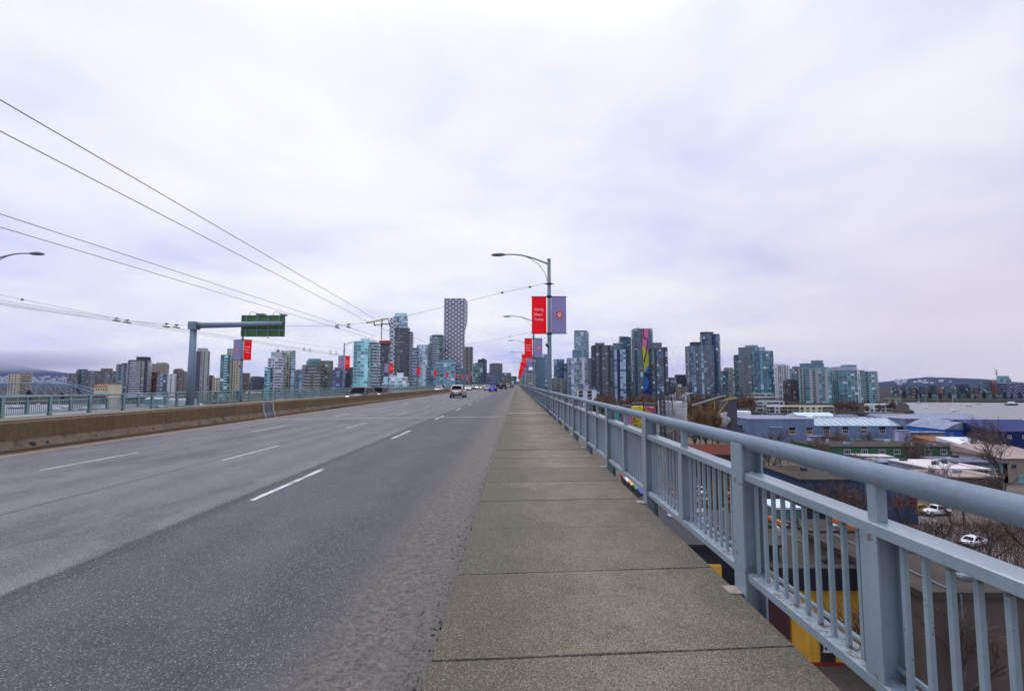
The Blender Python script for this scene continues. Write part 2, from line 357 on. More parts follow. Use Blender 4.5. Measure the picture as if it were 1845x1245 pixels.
def mat_barrier():
    n = NT('barrier_concrete'); g = n.new('ShaderNodeNewGeometry'); P = g.outputs['Position']
    sp = n.new('ShaderNodeSeparateXYZ'); n.L.new(P, sp.inputs[0])
    a = n.noise(0.5, 5, 0.65, P); b = n.noise(7, 5, 0.65, P)
    mp = n.new('ShaderNodeMapping'); mp.inputs['Scale'].default_value = (5, 5, 0.5); n.L.new(P, mp.inputs[0]); st = n.noise(1.0, 5, 0.65, mp.outputs[0])
    t = n.math('ADD', n.math('MULTIPLY', a, 0.4), n.math('ADD', n.math('MULTIPLY', b, 0.3), n.math('MULTIPLY', st, 0.4)))
    c = n.ramp(t, [(0.32, (0.062, 0.039, 0.017)), (0.74, (0.182, 0.127, 0.066))])
    foot = n.band(sp.outputs[2], -0.30, -0.04, 0.02)
    c = n.mix(n.math('MULTIPLY', foot, 0.7), c, n.ramp(n.noise(2.5, 6, 0.7, P), [(0.38, (0.03, 0.026, 0.022)), (0.46, (0.130, 0.098, 0.068)), (0.8, (0.215, 0.175, 0.130))]))
    n.set(c, 0.88, 0, 0.3); n.bump(b, 0.3, 0.01); return n.m

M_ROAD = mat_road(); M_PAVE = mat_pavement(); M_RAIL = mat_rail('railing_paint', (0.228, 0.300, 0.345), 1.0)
M_RAILF = mat_rail('far_railing_paint', (0.19, 0.31, 0.32), 0.4)
M_BARR = mat_barrier()
def worn_paint(name, c):
    n = NT(name); g = n.new('ShaderNodeNewGeometry'); P = g.outputs['Position']; w = n.ramp(n.math('MULTIPLY_ADD', n.noise(38, 4, 0.7, P), 0.55, n.math('MULTIPLY', n.noise(3.0, 4, 0.6, P), 0.45)), [(0.49, 0.0), (0.58, 1.0)])
    cc = n.ramp(n.noise(6, 4, 0.6, P), [(0.3, hsv_jit(c, 0.72)), (0.7, c)]); n.set(n.mix(n.math('MULTIPLY', w, 0.9), cc, (0.10, 0.10, 0.112)), 0.7); return n.m
M_WHITE = worn_paint('road_paint_white', (0.58, 0.58, 0.60))
M_YELLOW = worn_paint('road_paint_yellow', (0.55, 0.27, 0.03))
M_STEEL = paint('galvanised_steel', (0.22, 0.27, 0.31), 0.45, 0.2, 3, 0.3)
M_DKSTEEL = paint('dark_bracket_steel', (0.05, 0.065, 0.08), 0.6, 0.3, 4)
M_POLE = paint('lamp_pole_paint', (0.13, 0.18, 0.22), 0.45, 0.3, 2.2, 0.1, True)
M_BLACK = paint('black_rubber', (0.015, 0.015, 0.017), 0.7, 0.2)
M_WIRE = paint('copper_wire_dark', (0.035, 0.035, 0.038), 0.6, 0.1)
M_CONC = paint('grey_concrete', (0.26, 0.25, 0.24), 0.85, 0.3, 1.2, 0, True)

# --- carriageway
m = MB(); m.quad((FCURB_X, Y_NEAR, roadz(FCURB_X)), (CURB_X, Y_NEAR, roadz(CURB_X)), (CURB_X, Y_FAR, roadz(CURB_X)), (FCURB_X, Y_FAR, roadz(FCURB_X)))
road = tag(m.build('road', M_ROAD), kind='structure')
def lane_row(Xc, start, w=0.11, length=3.05, cyc=9.3, n=45):
    rough = []
    for k in range(n):
        y0 = start + cyc*k
        if y0 > 420: break
        mm = MB(); z = roadz(Xc)+0.004; prev = None; st = 14 if k < 3 else 3
        for i in range(st+1):               # ragged worn edges
            y = y0 + length*i/st; e = 0.012 if k < 3 else 0.0
            a = (Xc-w/2+random.uniform(-e, e), y, z); b = (Xc+w/2+random.uniform(-e, e), y, z)
            if prev: mm.quad(prev[0], prev[1], b, a)
            prev = (a, b)
        mm.build('lane_dash', M_WHITE, road)
lane_row(-4.43, 8.48-9.4, 0.10, cyc=9.4); lane_row(-7.65, 13.12-9.4, 0.072, cyc=9.4); lane_row(-11.2, 11.8-9.4, 0.072, cyc=9.4)
m = MB()
for i in range(210):
    y = -10+i*2.0
    if random.random() < 0.06: continue
    e = random.uniform(-0.012, 0.012); m.quad((-14.75+e, y, roadz(-14.7)+0.004), (-14.62+e, y, roadz(-14.7)+0.004), (-14.62+e, y+1.98, roadz(-14.7)+0.004), (-14.75+e, y+1.98, roadz(-14.7)+0.004))
m.build('yellow_edge_line', M_YELLOW, road)
M_JOINT = paint('expansion_joint_steel', (0.30, 0.29, 0.31), 0.5, 0.4, 3)
for (y0, w) in ((29.0, 0.20), (29.32, 0.10), (120.0, 0.3), (210.0, 0.3)):
    m = MB(); m.quad((-15.2, y0, roadz(-15.2)+0.004), (CURB_X-0.3, y0-0.1, roadz(CURB_X-0.3)+0.004), (CURB_X-0.3, y0-0.1+w, roadz(CURB_X-0.3)+0.004), (-15.2, y0+w, roadz(-15.2)+0.004))
    m.build('expansion_joint', M_JOINT if w > 0.15 else M_BLACK, road)
# --- deck below, fascia
m = MB(); m.prism_y([(FEDGE_X, FAR_Z-0.30), (EDGE_X-0.05, -0.36), (EDGE_X-0.05, -0.205), (CURB_X, -0.205), (CURB_X, -0.202), (FCURB_X, roadz(FCURB_X)-0.004), (FEDGE_X, FAR_Z-0.22)], Y_NEAR, Y_FAR)
for gx in (0.6, -6, -12, -18, -24, -29): m.box(gx-0.2, gx+0.2, Y_NEAR, Y_FAR, -2.6, -0.75 if gx < -10 else -0.5)
tag(m.build('bridge_deck', paint('deck_concrete', (0.12, 0.12, 0.13), 0.85, 0.25, 0.6)), kind='structure')

# --- near pavement: separate slabs
pave = bpy.data.objects.new('pavement', None); col.objects.link(pave); tag(pave, kind='structure')
SL, SK = 1.390, 0.086
def slab_mesh(L, seed):
    rr = random.Random(seed); mm = MB(); g = 0.0045; b = 0.005
    def P(x, y, z): return (x, y+SK*(x-CURB_X), z)
    x0, x1, y0, y1 = CURB_X, EDGE_X, g, L-g
    dz = [rr.uniform(-0.004, 0.004) for _ in range(4)]
    nseg = 10
    top = []; lo = []
    for i in range(nseg+1):
        x = x0+(x1-x0)*i/nseg; e = rr.uniform(-0.004, 0.004); top.append((x, y0+b+e))
    for i in range(nseg, -1, -1):
        x = x0+(x1-x0)*i/nseg; e = rr.uniform(-0.004, 0.004); top.append((x, y1-b+e))
    k = len(top); vs = []
    for (x, y) in top:
        u = (x-x0)/(x1-x0); v = (y-y0)/(y1-y0)
        z = (dz[0]*(1-u)+dz[1]*u)*(1-v)+(dz[2]*(1-u)+dz[3]*u)*v
        ix = b if x < x0+0.01 else (-b if x > x1-0.01 else 0)
        vs.append(P(x+ix, y, z))
    for (x, y) in top:
        dy = -b if y < (y0+y1)/2 else b
        vs.append(P(x, y+dy, -0.012))
    for (x, y) in top:
        dy = -b if y < (y0+y1)/2 else b
        vs.append(P(x, y+dy, -0.20))
    fs = [tuple(range(k))]
    for r in range(2):
        for i in range(k):
            j = (i+1) % k; fs.append((r*k+j, r*k+i, (r+1)*k+i, (r+1)*k+j))
    mm.add(vs, fs); return mm.mesh('slab', M_PAVE)
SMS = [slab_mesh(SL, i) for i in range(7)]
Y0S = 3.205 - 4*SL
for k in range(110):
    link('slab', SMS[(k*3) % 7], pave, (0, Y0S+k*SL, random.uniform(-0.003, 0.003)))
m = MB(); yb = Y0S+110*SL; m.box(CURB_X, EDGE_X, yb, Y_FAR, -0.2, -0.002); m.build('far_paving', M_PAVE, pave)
m = MB(); m.box(CURB_X+0.01, EDGE_X-0.01, Y_NEAR, yb, -0.2, -0.016); m.build('joint_bed', paint('joint_dirt', (0.045, 0.039, 0.030), 0.95, 0.5, 3), pave)
m = MB(); m.box(CURB_X, EDGE_X, 29.1, 29.35, -0.05, 0.006); m.build('cover_plate', paint('joint_cover', (0.36, 0.34, 0.30), 0.6), pave)
# --- grit, leaves and pebbles in the gutter
M_GRIT = paint('gutter_grit', (0.10, 0.085, 0.075), 0.9, 0.6, 40)
m = MB()
for i in range(8000):
    y = 2.2+34*(random.random()**1.9); x = CURB_X-0.02-abs(random.gauss(0, 0.46)); s = random.uniform(0.0025, 0.009)*(1.6 if random.random() < 0.06 else 1)
    if x < -2.2: continue
    z = roadz(x); a = random.uniform(0, 6.28); c_, s_ = math.cos(a)*s, math.sin(a)*s; h = s*random.uniform(0.4, 1.0)
    m.add([(x+c_, y+s_, z), (x-s_, y+c_, z), (x-c_, y-s_*1.3, z), (x+s_, y-c_*1.2, z), (x, y, z+h)], [(0, 1, 4), (1, 2, 4), (2, 3, 4), (3, 0, 4)])
tag(m.build('gutter_grit', M_GRIT), 'dark grit and leaf litter washed against the kerb', 'grit', kind='stuff')
M_LEAF = paint('wet_leaves', (0.022, 0.018, 0.016), 0.7, 0.5, 30)
m = MB()
for i in range(300):
    y = 2.2+22*(random.random()**1.6); x = CURB_X-0.015-abs(random.gauss(0, 0.10)); s = random.uniform(0.007, 0.024); z = roadz(x)
    a = random.uniform(0, 6.28); ux, uy = math.cos(a), math.sin(a); w = s*0.45; hz = random.uniform(0.004, 0.022)
    m.add([(x-ux*s, y-uy*s, z+0.003), (x-uy*w, y+ux*w, z+hz), (x+ux*s, y+uy*s, z+hz*0.4), (x+uy*w, y-ux*w, z+0.004)], [(0, 3, 2, 1), (0, 1, 2)])
tag(m.build('leaf_litter', M_LEAF), 'black wet leaf litter clinging to the kerb edge', 'leaves', kind='stuff')

# --- far pavement and kerb
m = MB(); m.box(FEDGE_X, FCURB_X, Y_NEAR, Y_FAR, FAR_Z-0.2, FAR_Z)
tag(m.build('far_pavement', M_PAVE), kind='structure')

# --- railings
SP = 3.06
def ibeam(mm, y, w, x0, x1, z0, z1, t=0.016, mir=1):
    for a, b in ((x0, x0+t), (x1-t, x1)):
        mm.box(min(a*mir, b*mir), max(a*mir, b*mir), y-w/2, y+w/2, z0, z1)
    a, b = (x0+t)*mir, (x1-t)*mir; mm.box(min(a, b), max(a, b), y-0.008, y+0.008, z0, z1)
mb_ = MB(); mb_.lathe([(0.016, 0), (0.016, 0.010), (0.011, 0.013)], 6); ME_BOLT = mb_.mesh('bolt', M_RAIL)
def railing(name, label, y_first, n_bays, mir, xbase, zb, mat, single_balusters, y_end):
    """mir=+1: outer side is +x. local x measured outwards from the inner flange"""
    t = thing(name, label, 'railing', (xbase, 0, zb))
    mm = MB(); ibeam(mm, 0, 0.20, 0.0, 0.175, -0.30, 1.20, mir=mir); me_post = mm.mesh('post', mat)
    mm = MB(); ibeam(mm, 0, 0.13, 0.02, 0.165, 0.187, 0.916, 0.012, mir); me_mid = mm.mesh('intermediate_post', mat)
    mm = MB(); mm.box(min(0.05*mir, 0.105*mir), max(0.05*mir, 0.105*mir), -0.035, 0.035, 0.978, 1.17); me_stub = mm.mesh('stub', mat)
    def bar(z0, z1, x0=0.02, x1=0.165, nm='rail'):
        mm = MB(); a, b = min(x0*mir, x1*mir), max(x0*mir, x1*mir); mm.bevbox(a, b, 0.10, SP-0.10, z0, z1, 0.006); return mm.mesh(nm, mat)
    me_top, me_bot = bar(0.917, 0.977, nm='mid_rail'), bar(0.126, 0.186, nm='bottom_rail')
    mm = MB(); mm.tube([(0.14*mir, 0.1, 0.235), (0.14*mir, SP-0.1, 0.235)], 0.017, 8); me_pipe = mm.mesh('conduit', mat, True)
    bx = 0.085*mir; mm = MB(); mm.box(bx-0.012, bx+0.012, -0.013, 0.013, 0.185, 0.918); me_bal = mm.mesh('baluster', mat)
    mm = MB(); a, b = sorted((-0.02*mir, 0.20*mir)); mm.box(a, b, -0.11, 0.11, -0.62, -0.31); me_br = mm.mesh('bracket', M_DKSTEEL)
    mm = MB(); a, b = sorted((-0.11*mir, -0.003*mir)); mm.box(a, b, -0.06, 0.10, 0.002, 0.014); me_pl = mm.mesh('base_plate', paint('rusty_plate', (0.26, 0.23, 0.20), 0.7, 0.5, 12))
    mm = MB(); a, b = sorted((0.02*mir, 0.16*mir)); mm.box(a, b, -0.6, -0.58, -0.3, 0.04); 
    hp = MB(); hp.tube([(0.085*mir, y_first-0.3 if y_first > -1 else y_first, 1.217), (0.085*mir, y_end, 1.217)], 0.061, 24)
    hp.build('handrail', mat, t, True)
    rest = MB(); nb = 0
    for k in range(n_bays):
        y = y_first+SP*k
        link('post', me_post, t, (0, y, 0)); link('bracket', me_br, t, (0, y, 0)); link('base_plate', me_pl, t, (0, y, 0))
        link('mid_rail', me_top, t, (0, y, 0)); link('bottom_rail', me_bot, t, (0, y, 0))
        link('intermediate_post', me_mid, t, (0, y+SP/2, 0)); link('post_stub', me_stub, t, (0, y+SP/2, 0))
        if k < 14: link('conduit', me_pipe, t, (0, y, 0))
        if k < 8 and mir > 0:
            for (bxx, byy, bz) in ((0.06, 0.14, 0.977), (0.13, 0.14, 0.977), (0.06, 0.14, 0.186), (0.06, SP-0.14, 0.977)): link('bolt', ME_BOLT, t, (bxx, y+byy, bz))
        for half in (0, 1):
            for i in range(10):
                yy = y+half*SP/2+0.10+(SP/2-0.19)*(i+0.5)/10
                if yy < 1.4 and mir > 0: continue
                if nb < single_balusters: link('baluster', me_bal, t, (0, yy, 0)); nb += 1
                elif y < 190: rest.box(bx-0.012, bx+0.012, yy-0.013, yy+0.013, 0.185, 0.918)
    ye = y_first+SP*n_bays
    if ye < y_end:
        y = ye
        while y < y_end:
            rest.box(*sorted((0, 0.175*mir)), y-0.08, y+0.08, -0.3, 1.19); rest.box(*sorted((0.02*mir, 0.16*mir)), y+0.08, y+SP-0.08, 0.917, 0.977); rest.box(*sorted((0.02*mir, 0.16*mir)), y+0.08, y+SP-0.08, 0.126, 0.186)
            for i in range(8): rest.box(*sorted((0.05*mir, 0.12*mir)), y+0.15+i*0.36, y+0.27+i*0.36, 0.186, 0.917)
            y += SP
    rest.build('distant_balusters', mat, t, kind='stuff'); return t
railing('bridge_railing', 'pale blue steel railing with round handrail beside the near pavement', 4.25-2*SP, 66, 1, 1.83, 0.0, M_RAIL, 290, Y_FAR)
railing('bridge_railing', 'green-grey steel railing along the far side of the bridge, left', 32.6-11*SP, 70, -1, FEDGE_X-0.04, FAR_Z, M_RAILF, 0, Y_FAR)

# --- median barrier
def barrier(label, y0, y1, name='median_barrier'):
    t = thing(name, label, 'barrier', (-15.3, (y0+y1)/2, roadz(-15.3)-0.01)); L = (y1-y0)/2
    prof = [(0.30, 0), (0.30, 0.09), (0.13, 0.34), (0.085, 0.87), (0.065, 0.895), (-0.065, 0.895), (-0.085, 0.87), (-0.13, 0.34), (-0.30, 0.09), (-0.30, 0)]
    prof = [(x-0.30, z) for (x, z) in prof][::-1]
    m = MB(); m.prism_y(prof, -L, L); m.build('wall', M_BARR, t); return t
b1 = barrier('brown concrete median barrier nearest the camera, left of the joint plate', -20, 30.5)
M_HOLE = paint('scupper_black', (0.012, 0.011, 0.01), 0.9)
for yy, s in ((15.9, 0.09), (16.4, 0.05), (18.3, 0.03), (21.2, 0.05), (26.3, 0.06), (29.2, 0.05)):
    m = MB(); m.lathe([(s, -0.004), (s, 0.004)], 9); o = m.build('drain_hole', M_HOLE, b1); o.location = (-0.065, yy-5.25, 0.19); o.rotation_euler = (0, R(56), 0); o.scale = (1, 1.3, 1)
b2 = barrier('long brown concrete median barrier running from the joint plate into the distance', 31.75, Y_FAR)
# weeds rooted along the foot of the far barrier
M_WEED = paint('dead_weeds', (0.035, 0.030, 0.018), 0.9, 0.4, 30); m = MB()
for i in range(130):
    y = random.gauss(43, 3.2); x = -15.28+random.uniform(0, 0.05); h = random.uniform(0.05, 0.30); z = roadz(x)
    dx, dy = random.uniform(-0.05, 0.1), random.uniform(-0.14, 0.14)
    m.add([(x, y-0.012, z), (x, y+0.012, z), (x+dx, y+dy, z+h)], [(0, 1, 2)]); m.add([(x+dx*.5, y+dy*.5, z+h*.5), (x+dx*.5+0.02, y+dy*.5, z+h*.5), (x+dx+0.05, y+dy+random.uniform(-.09, .09), z+h*0.8)], [(0, 1, 2)])
tag(m.build('dry_weeds', M_WEED), 'dry dark weeds at the foot of the median barrier', 'weeds', kind='stuff')
t = thing('joint_plate', 'dark grey steel plate bridging the gap in the median barrier', 'plate', (-15.3, 31.12, roadz(-15.3)))
m = MB(); m.prism_y([(-0.44, 0), (-0.44, 0.09), (-0.30, 0.34), (-0.26, 0.86), (-0.19, 0.86), (-0.15, 0.34), (-0.02, 0.09), (-0.02, 0)][::-1], -0.60, 0.60)
m.build('plate', paint('joint_plate_paint', (0.09, 0.095, 0.125), 0.6, 0.3, 2), t)
m = MB()
for yy in (-0.66, 0.55): m.prism_y([(-0.50, 0), (-0.50, 0.09), (-0.36, 0.35), (-0.31, 0.90), (-0.14, 0.90), (-0.09, 0.35), (0.015, 0.10), (0.015, 0)][::-1], yy, yy+0.11)
m.build('collar', paint('pale_concrete', (0.34, 0.32, 0.29), 0.85, 0.25, 3), t)

# --- banners
def banner_cloth(name, c, var, scale):
    m_ = paint(name, c, 0.7, var, scale); nt = m_.node_tree; b = nt.nodes['Principled BSDF']; tr = nt.nodes.new('ShaderNodeBsdfTranslucent'); mx = nt.nodes.new('ShaderNodeMixShader'); mx.inputs[0].default_value = 0.5
    nt.links.new(b.inputs['Base Color'].links[0].from_socket, tr.inputs[0]); nt.links.new(b.outputs[0], mx.inputs[1]); nt.links.new(tr.outputs[0], mx.inputs[2]); nt.links.new(mx.outputs[0], nt.nodes['Material Output'].inputs[0]); return m_
M_RED = banner_cloth('banner_red', (0.92, 0.006, 0.014), 0.10, 2)
M_LAV = banner_cloth('banner_lavender', (0.255, 0.235, 0.440), 0.40, 11)
M_LOGO = paint('shield_red', (0.62, 0.008, 0.02), 0.6, 0.1); M_LET = paint('lettering_white', (0.85, 0.82, 0.82), 0.6, 0.08)
M_LOGOE = paint('shield_edge', (0.80, 0.30, 0.36), 0.6, 0.1)
def cloth(w, h, wave, seed):
    rr = random.Random(seed); mm = MB(); nx, nz = 6, 10; ph = rr.uniform(0, 6); ph2 = rr.uniform(0, 6)
    def off(u, v): return wave*(0.5*math.sin(2.2*u*math.pi+ph)+0.6*math.sin(2.0*v*math.pi+ph2))*math.sin(math.pi*v)
    g = [[(u*w/nx-w/2, off(u/nx, v/nz), v*h/nz) for u in range(nx+1)] for v in range(nz+1)]
    for s in (-0.002,):
        vs = [(p[0], p[1]+s, p[2]) for row in g for p in row]
        fs = []
        for v in range(nz):
            for u in range(nx):
                a = v*(nx+1)+u; q = (a, a+1, a+nx+2, a+nx+1); fs.append(q if s < 0 else q[::-1])
        mm.add(vs, fs)
    return mm
def text_mesh(s, size, mat, align='LEFT'):
    cu = bpy.data.curves.new('t', 'FONT'); cu.body = s; cu.size = size; cu.align_x = align; cu.extrude = 0.002
    ob = bpy.data.objects.new('t', cu); me = bpy.data.meshes.new_from_object(ob); bpy.data.objects.remove(ob)
    me.materials.clear(); me.materials.append(mat); return me
ME_TXT = [text_mesh(s, 0.225, M_LET) for s in ('Giving', 'Hope', 'Today')]
def shield_mesh():
    out = MB(); pts = [(-0.19, 0.15), (-0.10, 0.19), (0.0, 0.21), (0.10, 0.19), (0.19, 0.15), (0.20, 0.0), (0.18, -0.13), (0.0, -0.22), (-0.18, -0.13), (-0.20, 0.0)][::-1]
    out.prism([(x*1.13, z*1.13) for x, z in pts], 0.0, 0.004, m=0); out.prism(pts, 0.003, 0.007, m=1)
    for a, b, r in (((-0.10, 0.07), (0.02, 0.13), 0.020), ((-0.13, -0.02), (0.13, 0.12), 0.024), ((-0.08, -0.09), (0.14, 0.02), 0.026), ((-0.02, -0.14), (0.09, -0.08), 0.020)):
        d = Vector((b[0]-a[0], b[1]-a[1], 0)).normalized(); nn = Vector((-d.y, d.x, 0))*r
        A, B = Vector((*a, 0)), Vector((*b, 0)); out.prism([(A-nn)[:2], (B-nn)[:2], (B+nn)[:2], (A+nn)[:2]], 0.006, 0.010, m=2)
    return out.mesh('shield', [M_LOGOE, M_LOGO, M_LET])
ME_SH = shield_mesh()
def banner(kind, x, y, z0, label, seed, detail):
    W, H = 0.88, 2.20
    t = thing('street_banner', label, 'banner', (x, y, z0), 0, 'banners on the bridge lamp posts')
    cloth(W, H, 0.05, seed).build('cloth', M_RED if kind == 'red' else M_LAV, t, True)
    m = MB()
    for z in (-0.015, H+0.015): m = MB(); m.tube([(-W/2-0.04, 0, z), (W/2+0.06, 0, z)], 0.022, 6); m.build('banner_rod', M_BLACK, t)
    if detail:
        if kind == 'red':
            for i, me in enumerate(ME_TXT):
                o = link('lettering', me, t, (-W/2+0.13, -0.066, 1.36-0.30*i)); o.rotation_euler = (R(90), 0, 0)
        else:
            o = link('shield_emblem', ME_SH, t, (0.02, -0.066, 1.10)); o.rotation_euler = (R(90), 0, 0)
    return t

# --- street lamps
M_HEAD = paint('lamp_head_grey', (0.16, 0.18, 0.20), 0.4, 0.2, 5, 0.3)
def lamp_post(label, x, y, z0, side, group):
    """side=-1: the arm reaches towards -x"""
    t = thing('street_lamp', label, 'street lamp', (x, y, z0), 0, group)
    m = MB(); m.tube([(0, 0, -0.3), (0, 0, 1.3), (0, 0, 9.15)], [0.15, 0.145, 0.105], 10); m.tube([(0, 0, 9.15), (0, 0, 9.19)], 0.12, 10); m.build('pole', M_POLE, t, True)
    pts = [(side*u, 0, 8.86+0.62*math.sin(min(1.0, u/2.3)*math.pi/2)-(0.02*max(0, u-2.3))) for u in (0.08, 0.5, 0.9, 1.3, 1.7, 2.1, 2.5, 2.75)]
    m = MB(); m.tube(pts, [0.05, 0.048, 0.046, 0.044, 0.042, 0.04, 0.038, 0.036], 8); m.build('arm', M_POLE, t, True)
    m = MB(); m.tube([(side*0.10, 0, 7.85), (side*0.25, 0, 8.35), (side*0.62, 0, 8.85), (side*1.05, 0, 9.17), (side*1.45, 0, 9.36)], 0.018, 6); m.build('brace', M_POLE, t, True)
    m = MB(); nn = 10; base = len(m.v); rings = []
    for (u, w, h0, h1) in ((2.62, 0.05, -0.05, 0.05), (2.78, 0.11, -0.09, 0.08), (3.0, 0.17, -0.11, 0.10), (3.25, 0.16, -0.11, 0.08), (3.42, 0.10, -0.09, 0.03), (3.48, 0.03, -0.06, -0.02)):
        for j in range(nn):
            a = 2*math.pi*j/nn; c_, s_ = math.cos(a), math.sin(a); m.v.append((side*u, w*c_, 9.47+(h1 if s_ > 0 else -h0)*s_))
    for i in range(5):
        for j in range(nn): q = i*nn; m.f.append((q+j, q+(j+1) % nn, q+nn+(j+1) % nn, q+nn+j)); m.a.append(.5); m.m.append(0)
    m.f += [tuple(range(nn)), tuple(range(5*nn, 6*nn))]; m.a += [.5]*2; m.m += [0]*2
    m.build('lamp_head', M_HEAD, t, True)
    m = MB(); m.lathe([(0.14, 0), (0.17, 0.02), (0.17, 0.08), (0.14, 0.10)], 10, (0, 0, 7.62)); m.box(-0.28, 0.28, -0.03, 0.03, 7.645, 7.695)
    for z in (4.66, 6.90): m.lathe([(0.15, 0), (0.16, 0.03), (0.16, 0.09), (0.15, 0.12)], 10, (0, 0, z-0.06))
    m.build('clamp', M_BLACK, t)
    m = MB(); m.tube([(0.05, -0.05, 3.7), (-0.16, -0.12, 3.98)], 0.05, 7); m.tube([(-0.10, -0.1, 3.9), (-0.22, -0.14, 4.02)], 0.07, 7); m.build('floodlight', M_BLACK, t)
    return t
RX, LX = 1.95, FEDGE_X-0.13
RY = [29.7, 57.5, 90, 122, 154, 186, 218, 250, 282, 314, 346]
LY = [27.9, 55.2, 88, 119, 152, 184, 216, 248, 280, 312]
for i, y in enumerate(RY):
    lamp_post('tall lamp post nearest the camera, rising from the near railing' if i == 0 else '%s lamp post along the near railing, counted from the camera' % ORD[i], RX, y, 0, -1, 'lamp posts along the near railing')
    banner('red', RX-0.61, y-0.02, 4.68, ('large red banner reading Giving Hope Today on the nearest lamp post' if i == 0 else 'red banner on the %s lamp post along the near railing' % ORD[i]), i, i < 4)
    banner('lav', RX+0.57, y-0.02, 4.68, ('large lavender banner with red shield on the nearest lamp post' if i == 0 else 'lavender banner on the %s lamp post along the near railing' % ORD[i]), i+40, i < 4)
for i, y in enumerate(LY):
    lamp_post('lamp post at the far left, only its lamp head in the picture' if i == 0 else '%s lamp post along the far railing, counted from the left' % ORD[i], LX, y, FAR_Z, 1, 'lamp posts along the far railing')
    if i == 0: continue
    banner('red', LX+0.61, y-0.02, FAR_Z+4.68, 'red banner on the %s lamp post of the far railing from the left' % ORD[i], i+80, i < 4)
    banner('lav', LX-0.57, y-0.02, FAR_Z+4.68, 'lavender banner on the %s lamp post of the far railing from the left' % ORD[i], i+120, i < 4)

# --- trolleybus wires
def wire(name, label, pts, r, parent=None, group=None):
    m = MB(); m.tube(pts, r, 5); o = m.build(name, M_WIRE, parent)
    if label: tag(o, label, 'wire', group)
    return o
S1 = 29.7
def ext(p0, p1, y):
    k = (y-p1.y)/(p0.y-p1.y); return p1+(p0-p1)*k
WP = []   # (label, pixel at the left border, depth there, pixel at the first span)
for lab, pa, Ya, pb in (('topmost overhead trolley wire crossing the sky at upper left', (22, 193), 6.6, (688.5, 582)),
                        ('second overhead trolley wire from the top at upper left', (22, 248), 7.3, (673.8, 585.5)),
                        ('third overhead trolley wire from the top, above the sign gantry', (22, 393), 9.9, (628, 590)),
                        ('fourth overhead trolley wire from the top, above the sign gantry', (22, 416), 10.6, (607.4, 591)),
                        ('upper of the low trolley wires at far left, inner pair', (22, 545), 21.2, (318, 590.7)),
                        ('second of the low trolley wires at far left, inner pair', (22, 549), 21.9, (299.7, 589.6)),
                        ('third of the low trolley wires at far left, outer pair', (22, 551), 23.5, (229, 582)),
                        ('lowest of the low trolley wires at far left, outer pair', (22, 553), 24.1, (209.7, 578.8))):
    a = at(pa[0], pa[1], Ya); b = at(pb[0], pb[1], S1)
    a2 = ext(a, b, -6.0)
    if a.y > 12: a2 = Vector((a.x, -6, a.z+0.1))
    pts = [a2, a, b] if a.y > 12 else [a2, b]
    z = b.z
    for ys in (57.5, 90, 122, 154, 186, 250): pts.append(Vector((b.x, ys, z-0.02)))
    wire('trolley_wire', lab, pts, 0.0085 if len(WP) < 4 else 0.0075, group='overhead trolley wires'); WP.append(b)
M_FIB = paint('insulator_yellow', (0.42, 0.33, 0.03), 0.5, 0.2)
def span(k, label):
    yr, yl = RY[k], LY[k]
    z1 = 7.67; pts = []
    if k == 0:
        pp = [(985, 510), (905, 527.5), (730, 570), (697, 574.5), (668, 580.5), (628, 585), (607, 587), (500, 588), (318, 586), (300, 584), (229, 577.5), (209, 574), (22, 536)]
        pts = [at(x, y, S1) for x, y in pp]; pts.append(at(-60, 518, S1))
    else:
        for u in range(13):
            s = u/12; X = RX+(LX-RX)*s; Y = yr+(yl-yr)*s
            sag = 2.35*(1-abs(2*s-1)**1.5); pts.append(Vector((X, Y, z1-0.35*s-sag)))
    t = thing('span_wire', label, 'wire', pts[6], 0, 'span wires across the bridge'); o = Vector(pts[6])
    m = MB(); m.tube([p-o for p in pts], 0.009, 5); m.build('cable', M_WIRE, t)
    def bead(p):
        mm = MB(); mm.lathe([(0.01, -0.09), (0.055, -0.05), (0.055, 0.05), (0.01, 0.09)], 8); q = mm.build('insulator', M_BLACK, t, True, loc=p-o); q.rotation_euler = (0, R(80), 0)
    if k == 0:
        bead(at(905, 527.5, S1)); bead(at(955, 517.3, S1)); bead(at(40, 540, S1))
        m = MB(); m.tube([at(660, 582, S1-0.02)-o, at(699, 574, S1-0.02)-o], 0.042, 7); m.build('insulating_bar', M_FIB, t, True)
        m = MB(); m.tube([at(676, 585.5, S1-0.03)-o, at(703, 583, S1-0.03)-o], 0.03, 6); m.tube([at(699, 574, S1-.03)-o, at(702, 587, S1-.03)-o], 0.022, 6); m.tube([at(674, 580, S1-.03)-o, at(675, 587, S1-.03)-o], 0.03, 6)
        m.build('pull_off', M_BLACK, t)
    else:
        bead(pts[1]); bead(pts[11])
    for b in (WP[2:] if k == 0 else WP):
        top = min(pts, key=lambda p: abs(p.x-b.x)); zt = top.z if k == 0 else b.z+0.28
        if k == 0:
            for i in range(len(pts)-1):
                if pts[i].x >= b.x >= pts[i+1].x: f = (pts[i].x-b.x)/(pts[i].x-pts[i+1].x); zt = pts[i].z+(pts[i+1].z-pts[i].z)*f
        m = MB(); y = pts[0].y+(pts[-1].y-pts[0].y)*0.5 if k else S1
        q = Vector((b.x, y, b.z))-o
        m.tube([q+Vector((0, 0, 0.02)), q+Vector((0, 0, max(0.12, zt-b.z)))], 0.016, 5); m.box(q.x-0.10, q.x+0.10, q.y-0.03, q.y+0.03, q.z+max(0.12, zt-b.z)-0.02, q.z+max(0.12, zt-b.z)+0.05)
        m.box(q.x-0.05, q.x+0.05, q.y-0.25, q.y+0.25, q.z-0.01, q.z+0.05); m.build('hanger', M_BLACK, t)
